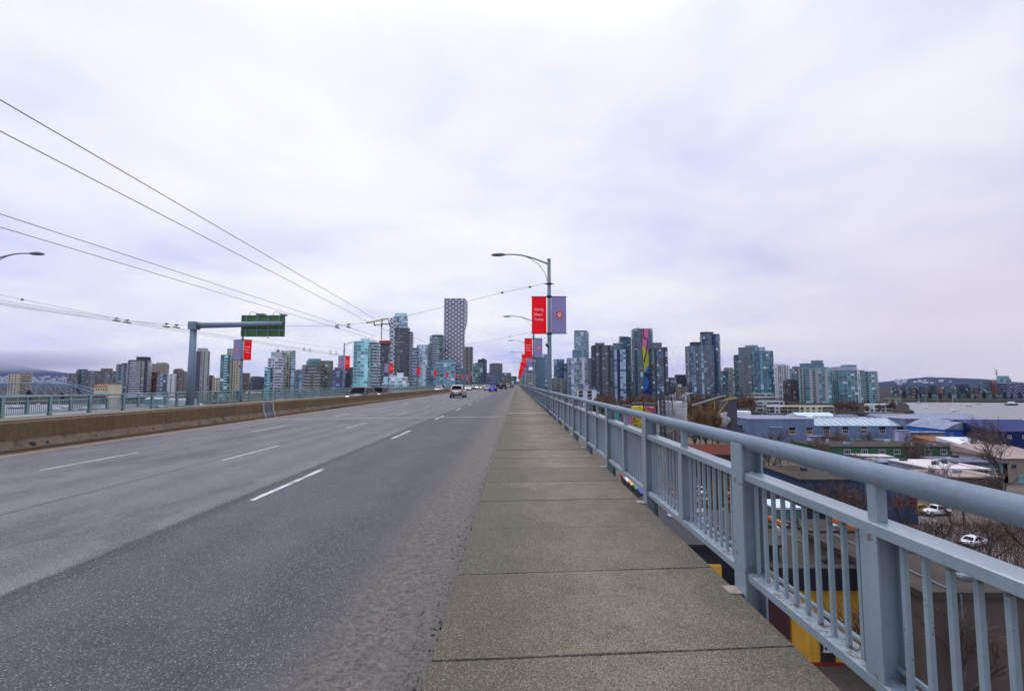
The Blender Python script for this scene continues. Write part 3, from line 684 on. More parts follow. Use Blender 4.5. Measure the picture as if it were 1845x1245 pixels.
span(0, 'span wire with yellow bar strung from the nearest lamp post')
for k in range(1, 5): span(k, 'span wire strung from the %s lamp post of the near railing' % ORD[k])

# --- overhead sign seen from behind
def gantry():
    Y = 46.3; x0 = X_at(344, Y); t = thing('sign_gantry', 'cantilever gantry holding the back of a green road sign', 'sign gantry', (x0, Y, FAR_Z))
    M = paint('gantry_paint', (0.17, 0.24, 0.30), 0.45, 0.25, 1.5, 0.1, True)
    top = Z_at(586, Y)-FAR_Z; L = X_at(503, Y)-x0
    m = MB(); m.tube([(0, 0, -0.2), (0, 0, top+0.1)], [0.36, 0.28], 12); m.box(-0.5, 0.5, -0.5, 0.5, -0.05, 0.05); m.build('post', M, t, True)
    m = MB(); m.box(-0.33, 0.42, -0.36, 0.36, top-0.38, top+0.34); m.build('bracket', M, t)
    m = MB(); m.tube([(0.2, 0, top), (L, 0, top+0.16)], [0.28, 0.22], 12); m.build('arm', M, t, True)
    sx0, sx1 = X_at(426.5, Y)-x0, X_at(506, Y)-x0; z0, z1 = Z_at(605.5, Y)-FAR_Z, Z_at(566.5, Y)-FAR_Z
    m = MB(); m.box(sx0, sx1, 0.42, 0.46, z0, z1); m.build('sign_panel', paint('sign_green', (0.060, 0.200, 0.035), 0.55, 0.5, 3), t)
    fr = MB(); M2 = paint('sign_frame', (0.07, 0.12, 0.10), 0.5, 0.2)
    for (a, b, c, d) in ((sx0, sx1, z1-0.10, z1), (sx0, sx1, z0, z0+0.10), (sx0, sx0+0.09, z0+0.1, z1-0.1), (sx1-0.09, sx1, z0+0.1, z1-0.1)): fr.box(a, b, 0.34, 0.418, c, d)
    fr.build('frame', M2, t)
    for i in range(4):
        x = sx0+(sx1-sx0)*(0.12+0.253*i); mm = MB(); mm.box(x-0.05, x+0.05, 0.29, 0.338, z0+0.05, z1-0.05); mm.build('rib', M, t)
    for z in (z0+0.62, z1-0.62): mm = MB(); mm.box(sx0+0.1, sx1-0.1, 0.338, 0.415, z-0.05, z+0.05); mm.build('stringer', M, t)
    for u, bg in ((0.19, 1.35), (0.74, 1.0)):
        x = sx0+(sx1-sx0)*u; mm = MB(); mm.tube([(x, 0.32, top), (x, 0.30, z1+0.05), (x+0.05, 0.31, z1+0.25), (x+0.2, 0.45, z1+0.33), (x+0.55, 0.9, z1+0.20)], 0.025, 6)
        mm.box(x+0.35, x+0.35+0.55*bg, 0.8, 1.3, z1+0.04, z1+0.04+0.14*bg); mm.build('sign_light', M_HEAD, t)
gantry()
# ================================================================== VEHICLES AND PEOPLE
M_TYRE = paint('tyre', (0.018, 0.018, 0.02), 0.8, 0.2); M_RIM = paint('rim', (0.30, 0.31, 0.33), 0.35, 0.2, 6, 0.6)
M_CGLASS = paint('car_glass', (0.006, 0.008, 0.011), 0.08, 0.2, 3, 0, False, 0.18)
M_CGLASS.node_tree.nodes['Principled BSDF'].inputs['IOR'].default_value = 1.15
M_TAIL = paint('tail_light', (0.35, 0.01, 0.012), 0.3, 0.1); M_TRIM = paint('black_trim', (0.02, 0.02, 0.022), 0.6, 0.2)
M_PLATE = paint('number_plate', (0.62, 0.64, 0.72), 0.5, 0.15, 30)
def lit_lamp():
    n = NT('lit_headlight'); n.b.inputs['Emission Color'].default_value = (1, 0.97, 0.92, 1); n.b.inputs['Emission Strength'].default_value = 2.2
    return n.set((0.9, 0.9, 0.9), 0.2)
M_LIT = lit_lamp(); M_LAMP = paint('headlight_glass', (0.62, 0.64, 0.66), 0.15, 0.1)
def car_paint(c):
    k = 'car_paint_%02x%02x%02x' % tuple(int(x*255) for x in c)
    if k in MATS: return MATS[k]
    m = paint(k, c, 0.28, 0.10, 1.0, 0.15 if max(c) > 0.1 else 0.0, False, 0.14); m.node_tree.nodes['Principled BSDF'].inputs['Coat Weight'].default_value = 0.05
    return m
KINDS = {  # length, half width, height, belt, bonnet height, (windscreen base, roof front, roof rear, rear glass base) from front, fractions
 'suv':   dict(L=4.6, w=0.93, h=1.70, belt=1.02, hood=1.00, g=(0.24, 0.38, 0.88, 0.97), clear=0.24, r=0.36),
 'sedan': dict(L=4.6, w=0.90, h=1.44, belt=0.92, hood=0.86, g=(0.27, 0.42, 0.72, 0.88), clear=0.19, r=0.33),
 'van':   dict(L=4.9, w=0.97, h=1.76, belt=1.04, hood=0.98, g=(0.17, 0.34, 0.90, 0.98), clear=0.20, r=0.34),
 'hatch': dict(L=4.2, w=0.89, h=1.50, belt=0.95, hood=0.90, g=(0.25, 0.40, 0.84, 0.96), clear=0.18, r=0.32),
 'pickup':dict(L=5.4, w=0.95, h=1.78, belt=1.08, hood=1.05, g=(0.26, 0.36, 0.55, 0.60), clear=0.28, r=0.38)}
def car(kind, c, loc, heading, label, lit=False, group=None, scale=1.0):
    """local +y is forward; heading rotates about z"""
    K = KINDS[kind]; L, w, h = K['L'], K['w'], K['h']; P = car_paint(c)
    t = thing('pickup_truck' if kind == 'pickup' else 'car', label, 'pickup' if kind == 'pickup' else ('van' if kind == 'van' else 'car'), loc, heading, group); t.scale = (scale,)*3
    f = L/2; cl = K['clear']; bt = K['belt']; hd = K['hood']; g0, g1, g2, g3 = [f-L*x for x in K['g']]
    # body: cross-sections from nose to tail
    st = [(f, 0.74, cl+0.14, hd-0.30), (f-0.06, 0.86, cl+0.06, hd-0.18), (f-0.28, 0.95, cl+0.02, hd-0.07), (f-0.75, 1.0, cl, hd-0.01), (g0+0.05, 1.0, cl, bt),
          (g1, 1.0, cl, bt+0.02), (0, 1.0, cl, bt+0.02), (g2, 1.0, cl, bt+0.03), (g3+0.02, 0.99, cl, bt+0.03), (-f+0.22, 0.96, cl+0.03, bt-0.02), (-f+0.05, 0.89, cl+0.08, bt-0.10), (-f, 0.80, cl+0.16, bt-0.24)]
    if kind == 'pickup': st[8] = (g3, 1.0, cl, bt)
    m = MB(); n = 12; base = 0
    for (y, k, z0, z1) in st:
        ww = w*k; H = z1-z0
        half = [(0, z0), (ww*0.86, z0), (ww*0.98, z0+H*0.16), (ww, z0+H*0.50), (ww*0.97, z0+H*0.86), (ww*0.88, z1), (0, z1+0.035)]
        ring = half + [(-x, z) for (x, z) in half[-2:0:-1]]
        for (x, z) in ring: m.v.append((x, y, z))
    for i in range(len(st)-1):
        for j in range(n): q = i*n; m.f.append((q+j, q+(j+1) % n, q+n+(j+1) % n, q+n+j)); m.a.append(.5); m.m.append(0)
    m.f += [tuple(range(n)), tuple(range((len(st)-1)*n, len(st)*n))[::-1]]; m.a += [.5]*2; m.m += [0]*2
    m.build('body', P, t, True)
    # cabin
    bw, rw = w*0.90, w*0.70
    B = [Vector((-bw, g0, bt-0.02)), Vector((bw, g0, bt-0.02)), Vector((bw, g3, bt)), Vector((-bw, g3, bt))]
    T = [Vector((-rw, g1, h-0.06)), Vector((rw, g1, h-0.06)), Vector((rw, g2, h-0.05)), Vector((-rw, g2, h-0.05))]
    C = [Vector((-rw*.85, g1-0.2, h)), Vector((rw*.85, g1-0.2, h)), Vector((rw*.85, g2+0.15, h)), Vector((-rw*.85, g2+0.15, h))]
    m = MB(); m.add([tuple(v) for v in B+T+C], [(0,1,5,4), (1,2,6,5), (2,3,7,6), (3,0,4,7), (4,5,9,8), (5,6,10,9), (6,7,11,10), (7,4,8,11), (8,9,10,11)]); m.build('cabin', P, t)
    def pane(name, a, b, c_, d, u0, u1, v0, v1):
        nn = (b-a).cross(d-a).normalized()*0.008
        def p(u, v): return (a*(1-u)+b*u)*(1-v)+(d*(1-u)+c_*u)*v+nn
        mm = MB(); mm.quad(p(u0, v0), p(u1, v0), p(u1, v1), p(u0, v1)); return mm.build(name, M_CGLASS, t)
    pane('windscreen', B[1], B[0], T[0], T[1], 0.05, 0.95, 0.08, 0.94)
    pane('rear_window', B[3], B[2], T[2], T[3], 0.08, 0.92, 0.14 if kind in ('suv', 'van') else 0.08, 0.88)
    for (a, b, c_, d) in ((B[2], B[1], T[1], T[2]), (B[0], B[3], T[3], T[0])):
        for (u0, u1) in ((0.10, 0.38), (0.41, 0.66), (0.69, 0.92)): pane('side_window', a, b, c_, d, u0 if a is B[2] else 1-u1, u1 if a is B[2] else 1-u0, 0.10, 0.86)
    r = K['r']
    for sx in (-1, 1):
        for yy in (f-0.85, -f+0.88):
            mm = MB(); mm.lathe([(r*0.98, -0.11), (r, -0.08), (r, 0.08), (r*0.98, 0.11)], 18); o = mm.build('wheel', M_TYRE, t, True); o.location = (sx*(w-0.10), yy, r); o.rotation_euler = (0, R(90), 0)
            mm = MB(); mm.lathe([(r*0.62, -0.115), (r*0.62, 0.115)], 10); mm.build('rim', M_RIM, o)
            mm = MB(); mm.lathe([(r*1.14, -0.10), (r*1.14, 0.0)], 16); o = mm.build('wheel_arch', M_TRIM, t); o.location = (sx*(w*0.995) - (0 if sx < 0 else -0.0), yy, r+0.02); o.rotation_euler = (0, R(90)*sx, 0)
        mm = MB(); mm.bevbox(-0.20, 0.20, -0.05, 0.07, -0.07, 0.09, 0.03); o = mm.build('headlight', M_LIT if lit else M_LAMP, t, loc=(sx*(w*0.70), f-0.10, hd-0.24)); o.rotation_euler = (0, 0, -sx*0.35)
        tz = bt-0.10 if kind != 'van' else bt+0.05
        mm = MB(); mm.bevbox(-0.13, 0.13, -0.06, 0.10, -0.12, 0.13, 0.03); o = mm.build('tail_light', M_TAIL, t, loc=(sx*(w*0.80), -f+0.10, tz)); o.rotation_euler = (0, 0, sx*0.35)
        mm = MB(); mm.bevbox(-0.10, 0.10, -0.08, 0.08, -0.06, 0.08, 0.03); mm.build('mirror', P, t, loc=(sx*(w+0.10), g0-0.22, bt+0.06))
    mm = MB(); mm.box(-0.27, 0.27, -f-0.012, -f+0.05, bt-0.42, bt-0.26); mm.build('number_plate', M_PLATE, t)
    mm = MB(); mm.bevbox(-w*0.84, w*0.84, -f-0.04, -f+0.2, cl+0.05, cl+0.28, 0.04); mm.build('rear_bumper', M_TRIM, t)
    mm = MB(); mm.bevbox(-w*0.80, w*0.80, f-0.2, f+0.03, cl+0.05, cl+0.26, 0.04); mm.build('front_bumper', M_TRIM, t)
    mm = MB(); mm.box(-w*0.42, w*0.42, f-0.1, f+0.012, cl+0.34, hd-0.22); mm.build('grille', M_TRIM, t)
    return t
def on_road(px, Y, kind, c, label, away=True, lit=False, scale=1.0):
    X = X_at(px, Y); return car(kind, c, (X, Y, roadz(X)), 0 if away else math.pi, label, lit, None, scale)
on_road(826, 72, 'suv', (0.46, 0.43, 0.38), 'silver beige SUV driving away in the near carriageway', scale=1.06)
on_road(888.5, 118, 'sedan', (0.006, 0.022, 0.50), 'bright blue sedan driving away behind the silver SUV')
on_road(878, 142, 'hatch', (0.62, 0.62, 0.62), 'white hatchback driving away beside the blue sedan')
on_road(897.5, 175, 'suv', (0.02, 0.02, 0.024), 'dark SUV just ahead of the blue sedan, left of the black SUV')
on_road(908, 165, 'suv', (0.012, 0.012, 0.014), 'black SUV driving away to the right of the blue sedan')
on_road(903.5, 215, 'suv', (0.66, 0.66, 0.66), 'white SUV far ahead, just left of the black SUV')
on_road(914, 235, 'van', (0.55, 0.55, 0.56), 'pale van far ahead, just right of the black SUV')
on_road(916.5, 290, 'sedan', (0.60, 0.60, 0.60), 'white sedan far ahead, farthest car in the near carriageway')
on_road(922.3, 230, 'sedan', (0.03, 0.035, 0.035), 'dark sedan in the kerb lane far ahead by the pavement')
on_road(651.5, 53.5, 'van', (0.040, 0.043, 0.070), 'dark grey-blue minivan with lit headlights coming towards us', False, True)
on_road(683, 63, 'suv', (0.030, 0.033, 0.040), 'dark grey wagon following the minivan behind the median barrier', False, True)
on_road(843.5, 150, 'sedan', (0.70, 0.70, 0.70), 'white sedan coming towards us just right of the silver SUV', False, True)
on_road(855, 185, 'suv', (0.66, 0.66, 0.68), 'white SUV coming towards us, second right of the silver SUV', False, True)
on_road(864, 178, 'sedan', (0.42, 0.46, 0.42), 'pale green sedan coming towards us behind the median barrier', False, True)
on_road(872.5, 235, 'sedan', (0.62, 0.62, 0.60), 'pale sedan coming towards us, farthest in the opposite lanes', False, True)
on_road(791, 128, 'sedan', (0.55, 0.52, 0.46), 'beige car in the far lane below the walking person', False, False)

def person(loc, label, cloth_c, leg_c):
    t = thing('person', label, 'person', loc)
    me = bpy.data.meshes.new('body')
    V = [(0,0,0.95), (0,0,1.20), (0,0,1.42), (0,0,1.52), (0,-0.01,1.66), (0.10,0,0.90), (0.11,0.10,0.50), (0.11,0.02,0.08), (0.12,-0.10,0.04), (-0.10,0,0.90), (-0.11,-0.08,0.50), (-0.11,-0.14,0.10), (-0.12,-0.26,0.08),
         (0.20,0,1.38), (0.25,-0.04,1.12), (0.24,0.06,0.88), (-0.20,0,1.38), (-0.25,0.05,1.12), (-0.24,-0.06,0.88)]
    E = [(0,1), (1,2), (2,3), (3,4), (0,5), (5,6), (6,7), (7,8), (0,9), (9,10), (10,11), (11,12), (2,13), (13,14), (14,15), (2,16), (16,17), (17,18)]
    rad = [.15, .15, .16, .06, .105, .10, .07, .05, .045, .10, .07, .05, .045, .075, .055, .04, .075, .055, .04]
    me.from_pydata(V, E, []); ob = link('body', me, t)
    md = ob.modifiers.new('skin', 'SKIN'); 
    for i, sv in enumerate(me.skin_vertices[0].data): sv.radius = (rad[i], rad[i]); sv.use_root = (i == 0)
    sd = ob.modifiers.new('sub', 'SUBSURF'); sd.levels = 1; sd.render_levels = 1
    n = NT('person_cloth'); sp = n.new('ShaderNodeSeparateXYZ'); n.L.new(n.coord('Object'), sp.inputs[0])
    c = n.ramp(sp.outputs[2], [(0.0, leg_c), (0.92, leg_c), (0.94, cloth_c), (1.0, cloth_c)]); n.set(c, 0.85)
    me.materials.append(n.m)
    m = MB(); m.lathe([(0.03, -0.02), (0.10, 0.0), (0.115, 0.08), (0.08, 0.15), (0.01, 0.17)], 10, (0, 0.0, 1.62)); m.build('hood', paint('dark_hood', (0.02, 0.02, 0.025), 0.9), t, True)
person((X_at(798.5, 186), 186, FAR_Z), 'person in dark clothes walking on the far pavement', (0.02, 0.022, 0.028), (0.02, 0.02, 0.024))
# far guide signs
for px, py, Y, w, lab in ((793, 675.5, 175, 8.5, 'green guide sign left, between two red banners'), (826.5, 678.5, 215, 9, 'green guide sign in the middle, behind the silver SUV'), (924, 681.5, 330, 14, 'green guide sign far ahead near the end of the road')):
    p = at(px, py, Y); W = w*Y/F; t = thing('guide_sign', lab, 'sign', (p.x, Y, roadz(max(p.x, -28)) if p.x > -28 else FAR_Z))
    zc = p.z-t.location.z; m = MB(); m.box(-W/2, W/2, -0.05, 0.05, zc-W*0.27, zc+W*0.27); m.build('panel', paint('guide_green', (0.012, 0.10, 0.03), 0.5), t)
    m = MB(); m.box(W/2-0.3, W/2-0.1, 0.06, 0.25, 0, zc+W*0.3); m.box(-W/2+0.1, W/2, 0.06, 0.2, zc-0.1, zc+0.1); m.build('post', M_POLE, t)
    m = MB(); m.box(-W*0.36, W*0.30, -0.06, -0.051, zc+0.2, zc+0.42); m.box(-W*0.36, W*0.10, -0.06, -0.051, zc-0.5, zc-0.28); m.build('sign_face_bars', M_WHITE, t)
p = at(936.5, 686, 230); t = thing('work_sign', 'small orange diamond work sign at the far end of the pavement', 'sign', (EDGE_X-0.1, 230, 0.0))
m = MB(); m.obox((-0.62, -0.03, 1.9), (0.62, 0, -0.62), (0, 0.04, 0), (0.62, 0, 0.62)); m.build('panel', paint('sign_orange', (0.75, 0.22, 0.02), 0.5, 0.1), t)
m = MB(); m.box(-0.04, 0.04, 0.02, 0.08, 0, 2.0); m.build('post', M_POLE, t)
# ================================================================== LAND, WATER, HILLS
GZ, WZ = -22.3, -24.0
def mat_ground(name, c0, c1, sc_=0.05):
    n = NT(name); a = n.noise(sc_, 6, 0.65); b = n.noise(sc_*18, 4, 0.6)
    n.set(n.ramp(n.math('MULTIPLY_ADD', b, 0.4, n.math('MULTIPLY', a, 0.7)), [(0.35, c0), (0.7, c1)]), 0.95, 0, 0.03); n.bump(b, 0.3, 0.05); return n.m
M_LAND = mat_ground('city_ground', (0.018, 0.020, 0.016), (0.050, 0.042, 0.036))
M_LOT = mat_ground('island_paving', (0.075, 0.064, 0.054), (0.165, 0.142, 0.120), 0.12)
def mat_water():
    n = NT('creek_water'); a = n.noise(0.9, 5, 0.6, n.mapping((0.5, 1.4, 1))); b = n.noise(0.02, 3, 0.5)
    n.set(n.ramp(b, [(0.3, (0.09, 0.10, 0.115)), (0.7, (0.12, 0.13, 0.145))]), 0.30, 0, 0.6); n.b.inputs['IOR'].default_value = 1.4; n.bump(a, 0.5, 0.5); return n.m
m = MB(); m.quad((-9000, -500, WZ), (9000, -500, WZ), (9000, 15000, WZ), (-9000, 15000, WZ)); tag(m.build('water', mat_water()), kind='structure')
shore = [(-9000, 640), (-700, 610), (-430, 640), (-300, 625), (-120, 640), (-50, 450), (20, 400), (120, 398), (200, 398), (297, 400), (345, 440), (372, 480), (430, 555), (480, 625), (505, 680), (548, 700), (640, 690), (760, 684), (1000, 700), (1500, 760), (9000, 900), (9000, 14500), (-9000, 14500)]
m = MB(); m.prism(shore, WZ-2, GZ); tag(m.build('downtown_ground', M_LAND), kind='structure')
isl = [(-34, -300), (420, -300), (430, 40), (330, 210), (250, 330), (210, 372), (120, 392), (40, 372), (-20, 330), (-38, 200)]
m = MB(); m.prism(isl, WZ-2, GZ+0.0); tag(m.build('island_ground', M_LOT), kind='structure')
def mat_hill(name, c0, c1):
    n = NT(name); a = n.noise(0.004, 6, 0.65); b = n.noise(0.03, 4, 0.6)
    c = n.ramp(n.math('MULTIPLY_ADD', b, 0.4, n.math('MULTIPLY', a, 0.7)), [(0.35, c0), (0.7, c1)]); n.set(c, 1.0, 0, 0.0); return n.m
def hill(name, prof, Y, depth, mat, seed):
    """prof: list of (px, py) skyline points at distance Y"""
    rr = random.Random(seed); m = MB(); rows = 9; cols = []
    for i in range(len(prof)-1):
        (xa, ya), (xb, yb) = prof[i], prof[i+1]; k = max(2, int(abs(xb-xa)/5))
        for j in range(k): cols.append((xa+(xb-xa)*j/k, ya+(yb-ya)*j/k))
    cols.append(prof[-1]); vs = []
    for r in range(rows):
        t = r/(rows-1)
        for (px, py) in cols:
            top = at(px, py, Y); x = top.x*(1+(t-1)*0.18); y = Y-depth*(1-t); z = GZ+(top.z-GZ)*(math.sin(t*math.pi/2)**1.3)+(rr.uniform(-1, 1)*0.035*(top.z-GZ) if 0 < r else 0)
            vs.append((x, y, z))
    n = len(cols)
    for px, py in cols: top = at(px, py, Y); vs.append((top.x*1.1, Y+depth, GZ-1))
    fs = [(r*n+i, r*n+i+1, (r+1)*n+i+1, (r+1)*n+i) for r in range(rows) for i in range(n-1)]
    m.add(vs, fs); return tag(m.build(name, mat, None, True), kind='structure')
M_HILL = mat_hill('forested_hill', (0.012, 0.020, 0.034), (0.026, 0.038, 0.056))
hill('hill', [(1480, 691), (1560, 691), (1596, 690), (1622, 685), (1645, 681.5), (1668, 679.5), (1690, 680), (1720, 681), (1750, 682.5), (1780, 686), (1830, 689.5), (1950, 690.5)], 5200, 1500, M_HILL, 3)
hill('mountain', [(-300, 640), (-120, 646), (0, 652), (60, 664), (110, 671), (160, 676), (230, 681), (330, 684), (480, 688), (640, 690), (800, 690.5)], 7500, 1200, mat_hill('mountain_forest', (0.008, 0.014, 0.034), (0.02, 0.03, 0.06)), 5)
hill('ridge', [(380, 690), (500, 688), (650, 687), (800, 688), (1000, 687), (1200, 688), (1400, 688.5), (1520, 690)], 5000, 900, M_HILL, 8)

def far_houses(name, label, n, xr, yr, Y, sz, seed):
    rr = random.Random(seed); m = MB()
    for i in range(n):
        p = at(rr.uniform(*xr), rr.triangular(*yr, yr[1]), Y+rr.uniform(-250, 250)); w = rr.uniform(*sz); h = w*rr.uniform(.35, .6); m.box(p.x-w, p.x+w, p.y-w, p.y+w, p.z-h*3, p.z+h)
    tag(m.build(name, paint('far_house_wall', (0.55, 0.55, 0.58), 0.9, 0.5, 0.004)), label, 'houses', kind='stuff')
far_houses('hillside_houses', 'pale specks of houses on the far left mountain slope', 230, (-40, 125), (676, 690), 5600, (4, 12), 3)
far_houses('hillside_houses', 'pale specks of houses on the hill across the creek', 34, (1612, 1800), (682, 690), 4300, (4, 11), 4)

# ================================================================== BUILDINGS
G = {
 'teal':  glass_mat('glass_teal', (0.008, 0.044, 0.058), (0.050, 0.255, 0.295), (0.58, 0.82, 0.84)),
 'blue':  glass_mat('glass_blue', (0.007, 0.022, 0.040), (0.045, 0.150, 0.235), (0.56, 0.72, 0.82)),
 'dark':  glass_mat('glass_dark', (0.006, 0.010, 0.015), (0.030, 0.062, 0.082), (0.42, 0.50, 0.54)),
 'steel': glass_mat('glass_steel', (0.006, 0.018, 0.025), (0.038, 0.118, 0.155), (0.52, 0.65, 0.69)),
 'aqua':  glass_mat('glass_aqua', (0.036, 0.165, 0.180), (0.240, 0.620, 0.610), (0.82, 0.96, 0.95)),
 'green': glass_mat('glass_green', (0.009, 0.038, 0.036), (0.060, 0.205, 0.185), (0.54, 0.68, 0.63)),
 'brown': glass_mat('glass_brown', (0.010, 0.010, 0.010), (0.042, 0.041, 0.042), (0.36, 0.34, 0.31)),
 'pale':  glass_mat('glass_pale', (0.045, 0.080, 0.105), (0.270, 0.430, 0.500), (0.80, 0.90, 0.92)),
 'navy':  glass_mat('glass_navy', (0.006, 0.012, 0.032), (0.024, 0.054, 0.125), (0.22, 0.32, 0.48)),
}
W = {k: paint('wall_'+k, c, 0.85, 0.22, 0.08, 0, True, 0.15) for k, c in {
 'white': (0.68, 0.69, 0.70), 'conc': (0.40, 0.40, 0.39), 'grey': (0.150, 0.190, 0.205), 'dgrey': (0.06, 0.065, 0.072), 'slab': (0.095, 0.105, 0.115), 'beige': (0.46, 0.40, 0.30), 'cream': (0.60, 0.53, 0.36),
 'brown': (0.20, 0.15, 0.12), 'brick': (0.20, 0.08, 0.055), 'bluegrey': (0.135, 0.215, 0.265), 'paleblue': (0.42, 0.54, 0.62), 'tealw': (0.16, 0.33, 0.34), 'aquaw': (0.50, 0.76, 0.77),
 'lav': (0.44, 0.44, 0.54), 'navy': (0.03, 0.045, 0.11), 'orange': (0.48, 0.14, 0.05), 'purple': (0.058, 0.070, 0.090), 'olive': (0.22, 0.22, 0.16), 'tan': (0.24, 0.205, 0.17)}.items()}
def rect(dep=0.8): return [(-.5, -.5*dep), (.5, -.5*dep), (.5, .5*dep), (-.5, .5*dep)]
def octa(dep=0.8, c=0.18): d = .5*dep; return [(-.5+c, -d), (.5-c, -d), (.5, -d+c), (.5, d-c), (.5-c, d), (-.5+c, d), (-.5, d-c), (-.5, -d+c)]
def oval(n=14, dep=1.0): return [(0.5*math.cos(2*math.pi*i/n), 0.5*dep*math.sin(2*math.pi*i/n)) for i in range(n)]
def bow(dep=0.7, k=0.18, n=7):   # front face bulges towards the viewer
    fr = [(-.5+i/(n-1), -.5*dep-k*math.sin(math.pi*i/(n-1))) for i in range(n)]; return fr+[(.5, .5*dep), (-.5, .5*dep)]
def fit(poly, rot, x0, x1, Y):
    c, s = math.cos(R(rot)), math.sin(R(rot)); P = [(x*c-y*s, x*s+y*c) for x, y in poly]
    cx, k = X_at((x0+x1)/2, Y), (x1-x0)*Y/F; ymin = min(p[1] for p in P)
    for _ in range(14):
        Q = [(cx+x*k, Y+(y-ymin)*k) for x, y in P]; px = [proj_x(*q) for q in Q]; a, b = min(px), max(px)
        k *= (x1-x0)/(b-a); cx += ((x0+x1)/2-(a+b)/2)*Y/F*0.9
    return [(cx+x*k, Y+(y-ymin)*k) for x, y in P]
def ST(pat='GG', glass='steel', band='grey', hb=0.5, pb=0.12, bw=3.6, fh=3.3, pier=None, balc=None, bd=1.2, guard=None, mull=0.20, chk=False):
    return dict(pat=pat, glass=glass, band=band, hb=hb, pb=pb, bw=bw, fh=fh, pier=pier or band, balc=balc or band, bd=bd, guard=guard or balc or band, mull=mull, chk=chk)
def rv(rr, tone):
    q = rr.random()
    return 0.97 if q > 0.92 else max(0.0, min(0.9, (0.10 if q < 0.26 else 0.50)+tone+rr.gauss(0, 0.09)))
def volume(t, P, z0, z1, S, seed, roofmat=None):
    rr = random.Random(seed); fh = S['fh']; nf = max(1, round((z1-z0)/fh)); fh = (z1-z0)/nf
    gl, bd, pr, bc = MB(), MB(), MB(), MB(); n = len(P)
    cx = sum(p[0] for p in P)/n; cy = sum(p[1] for p in P)/n
    core = [(cx+(x-cx)*0.985, cy+(y-cy)*0.985) for x, y in P]
    mm = MB(); mm.prism(core, z0, z1); mm.build('core', W['dgrey'], t)
    pats = S['pat'] if isinstance(S['pat'], (list, tuple)) else [S['pat']]
    ns = max(1, round(sum(math.dist(P[i], P[(i+1) % n]) for i in range(n))/S['bw']/n)) if n > 8 else None
    for i in range(n):
        a, b = Vector((*P[i], 0)), Vector((*P[(i+1) % n], 0)); L = (b-a).length
        if L < 0.3: continue
        d = (b-a)/L; nr = Vector((d.y, -d.x, 0))
        if nr.y > 0.5 and nr.y > abs(nr.x): # back of the building: plain wall
            bd.obox(a+Vector((0, 0, z0)), d*L, nr*0.1, Vector((0, 0, z1-z0))); continue
        pat = pats[i % len(pats)]; nb = max(1, round(L/S['bw'])); w = L/nb; hb = S['hb']
        if nb >= len(pat) and len(pat) > 2: seq = [pat[min(len(pat)-1, int((j+0.5)/nb*len(pat)))] for j in range(nb)]
        else: seq = [pat[j % len(pat)] for j in range(nb)]
        for f in range(nf+1):
            zz = z0+f*fh; zz = min(zz, z1-0.02)
            bd.obox(a+Vector((0, 0, zz-hb*0.35)), d*L, nr*S['pb'], Vector((0, 0, hb)))
        j = 0
        while j < nb:
            k = j
            while k < nb and seq[k] == seq[j]: k += 1
            p, q = a+d*(j*w), a+d*(k*w)
            if seq[j] == 'B':
                for f in range(1, nf+1):
                    zz = z0+f*fh; o = p+d*0.15+Vector((0, 0, zz-0.12)); e = q-p-d*0.3
                    bc.obox(o, e, nr*S['bd'], Vector((0, 0, 0.22)))
                    if f < nf: bc.obox(o+nr*(S['bd']-0.08)+Vector((0, 0, 0.2)), e, nr*0.06, Vector((0, 0, 0.95)), m=1)
            elif seq[j] == 'P': pr.obox(p+Vector((0, 0, z0)), q-p, nr*(S['pb']+0.06), Vector((0, 0, z1-z0)))
            j = k
        for j in range(nb):
            s = seq[j]; p, q = a+d*(j*w), a+d*((j+1)*w)
            if s == 'P': continue
            if s in 'GB' and S['mull'] > 0: pr.obox(p-d*(S['mull']/2)+Vector((0, 0, z0)), d*S['mull'], nr*(S['pb']+0.03), Vector((0, 0, z1-z0)))
            if s == 'W' and not S['chk']:
                for o in (p, q-d*(w*0.24)): pr.obox(o+Vector((0, 0, z0)), d*(w*0.24), nr*(S['pb']+0.02), Vector((0, 0, z1-z0)))
            tone = rr.gauss(0, 0.21)  # tone per window column; also paints brighter reflections into the glass colour
            for f in range(nf):
                za, zb = z0+f*fh, z0+(f+1)*fh; e = [nr*rr.uniform(-0.05, 0.03)+nr*0.02 for _ in range(4)]
                gl.quad(p+e[0]+Vector((0, 0, za)), q+e[1]+Vector((0, 0, za)), q+e[2]+Vector((0, 0, zb)), p+e[3]+Vector((0, 0, zb)), rv(rr, tone))
                if S['chk'] and s == 'W':
                    u = w*0.5*((f+j) % 2); pr.obox(p+d*u+Vector((0, 0, za)), d*(w*0.5), nr*(S['pb']+0.04), Vector((0, 0, zb-za)))
    gl.build('glazing', G[S['glass']], t, kind='stuff'); bd.build('floor_bands', W[S['band']], t, kind='stuff')
    if pr.f: pr.build('piers', W[S['pier']], t, kind='stuff')
    if bc.f: bc.build('balconies', [W[S['balc']], W[S['guard']] if S['guard'] in W else G[S['guard']]], t, kind='stuff')
    rm = MB(); rm.prism([(cx+(x-cx)*1.005, cy+(y-cy)*1.005) for x, y in P], z1-0.1, z1+0.9); rm.build('roof', W[roofmat or S['band']], t)
BN = [0]
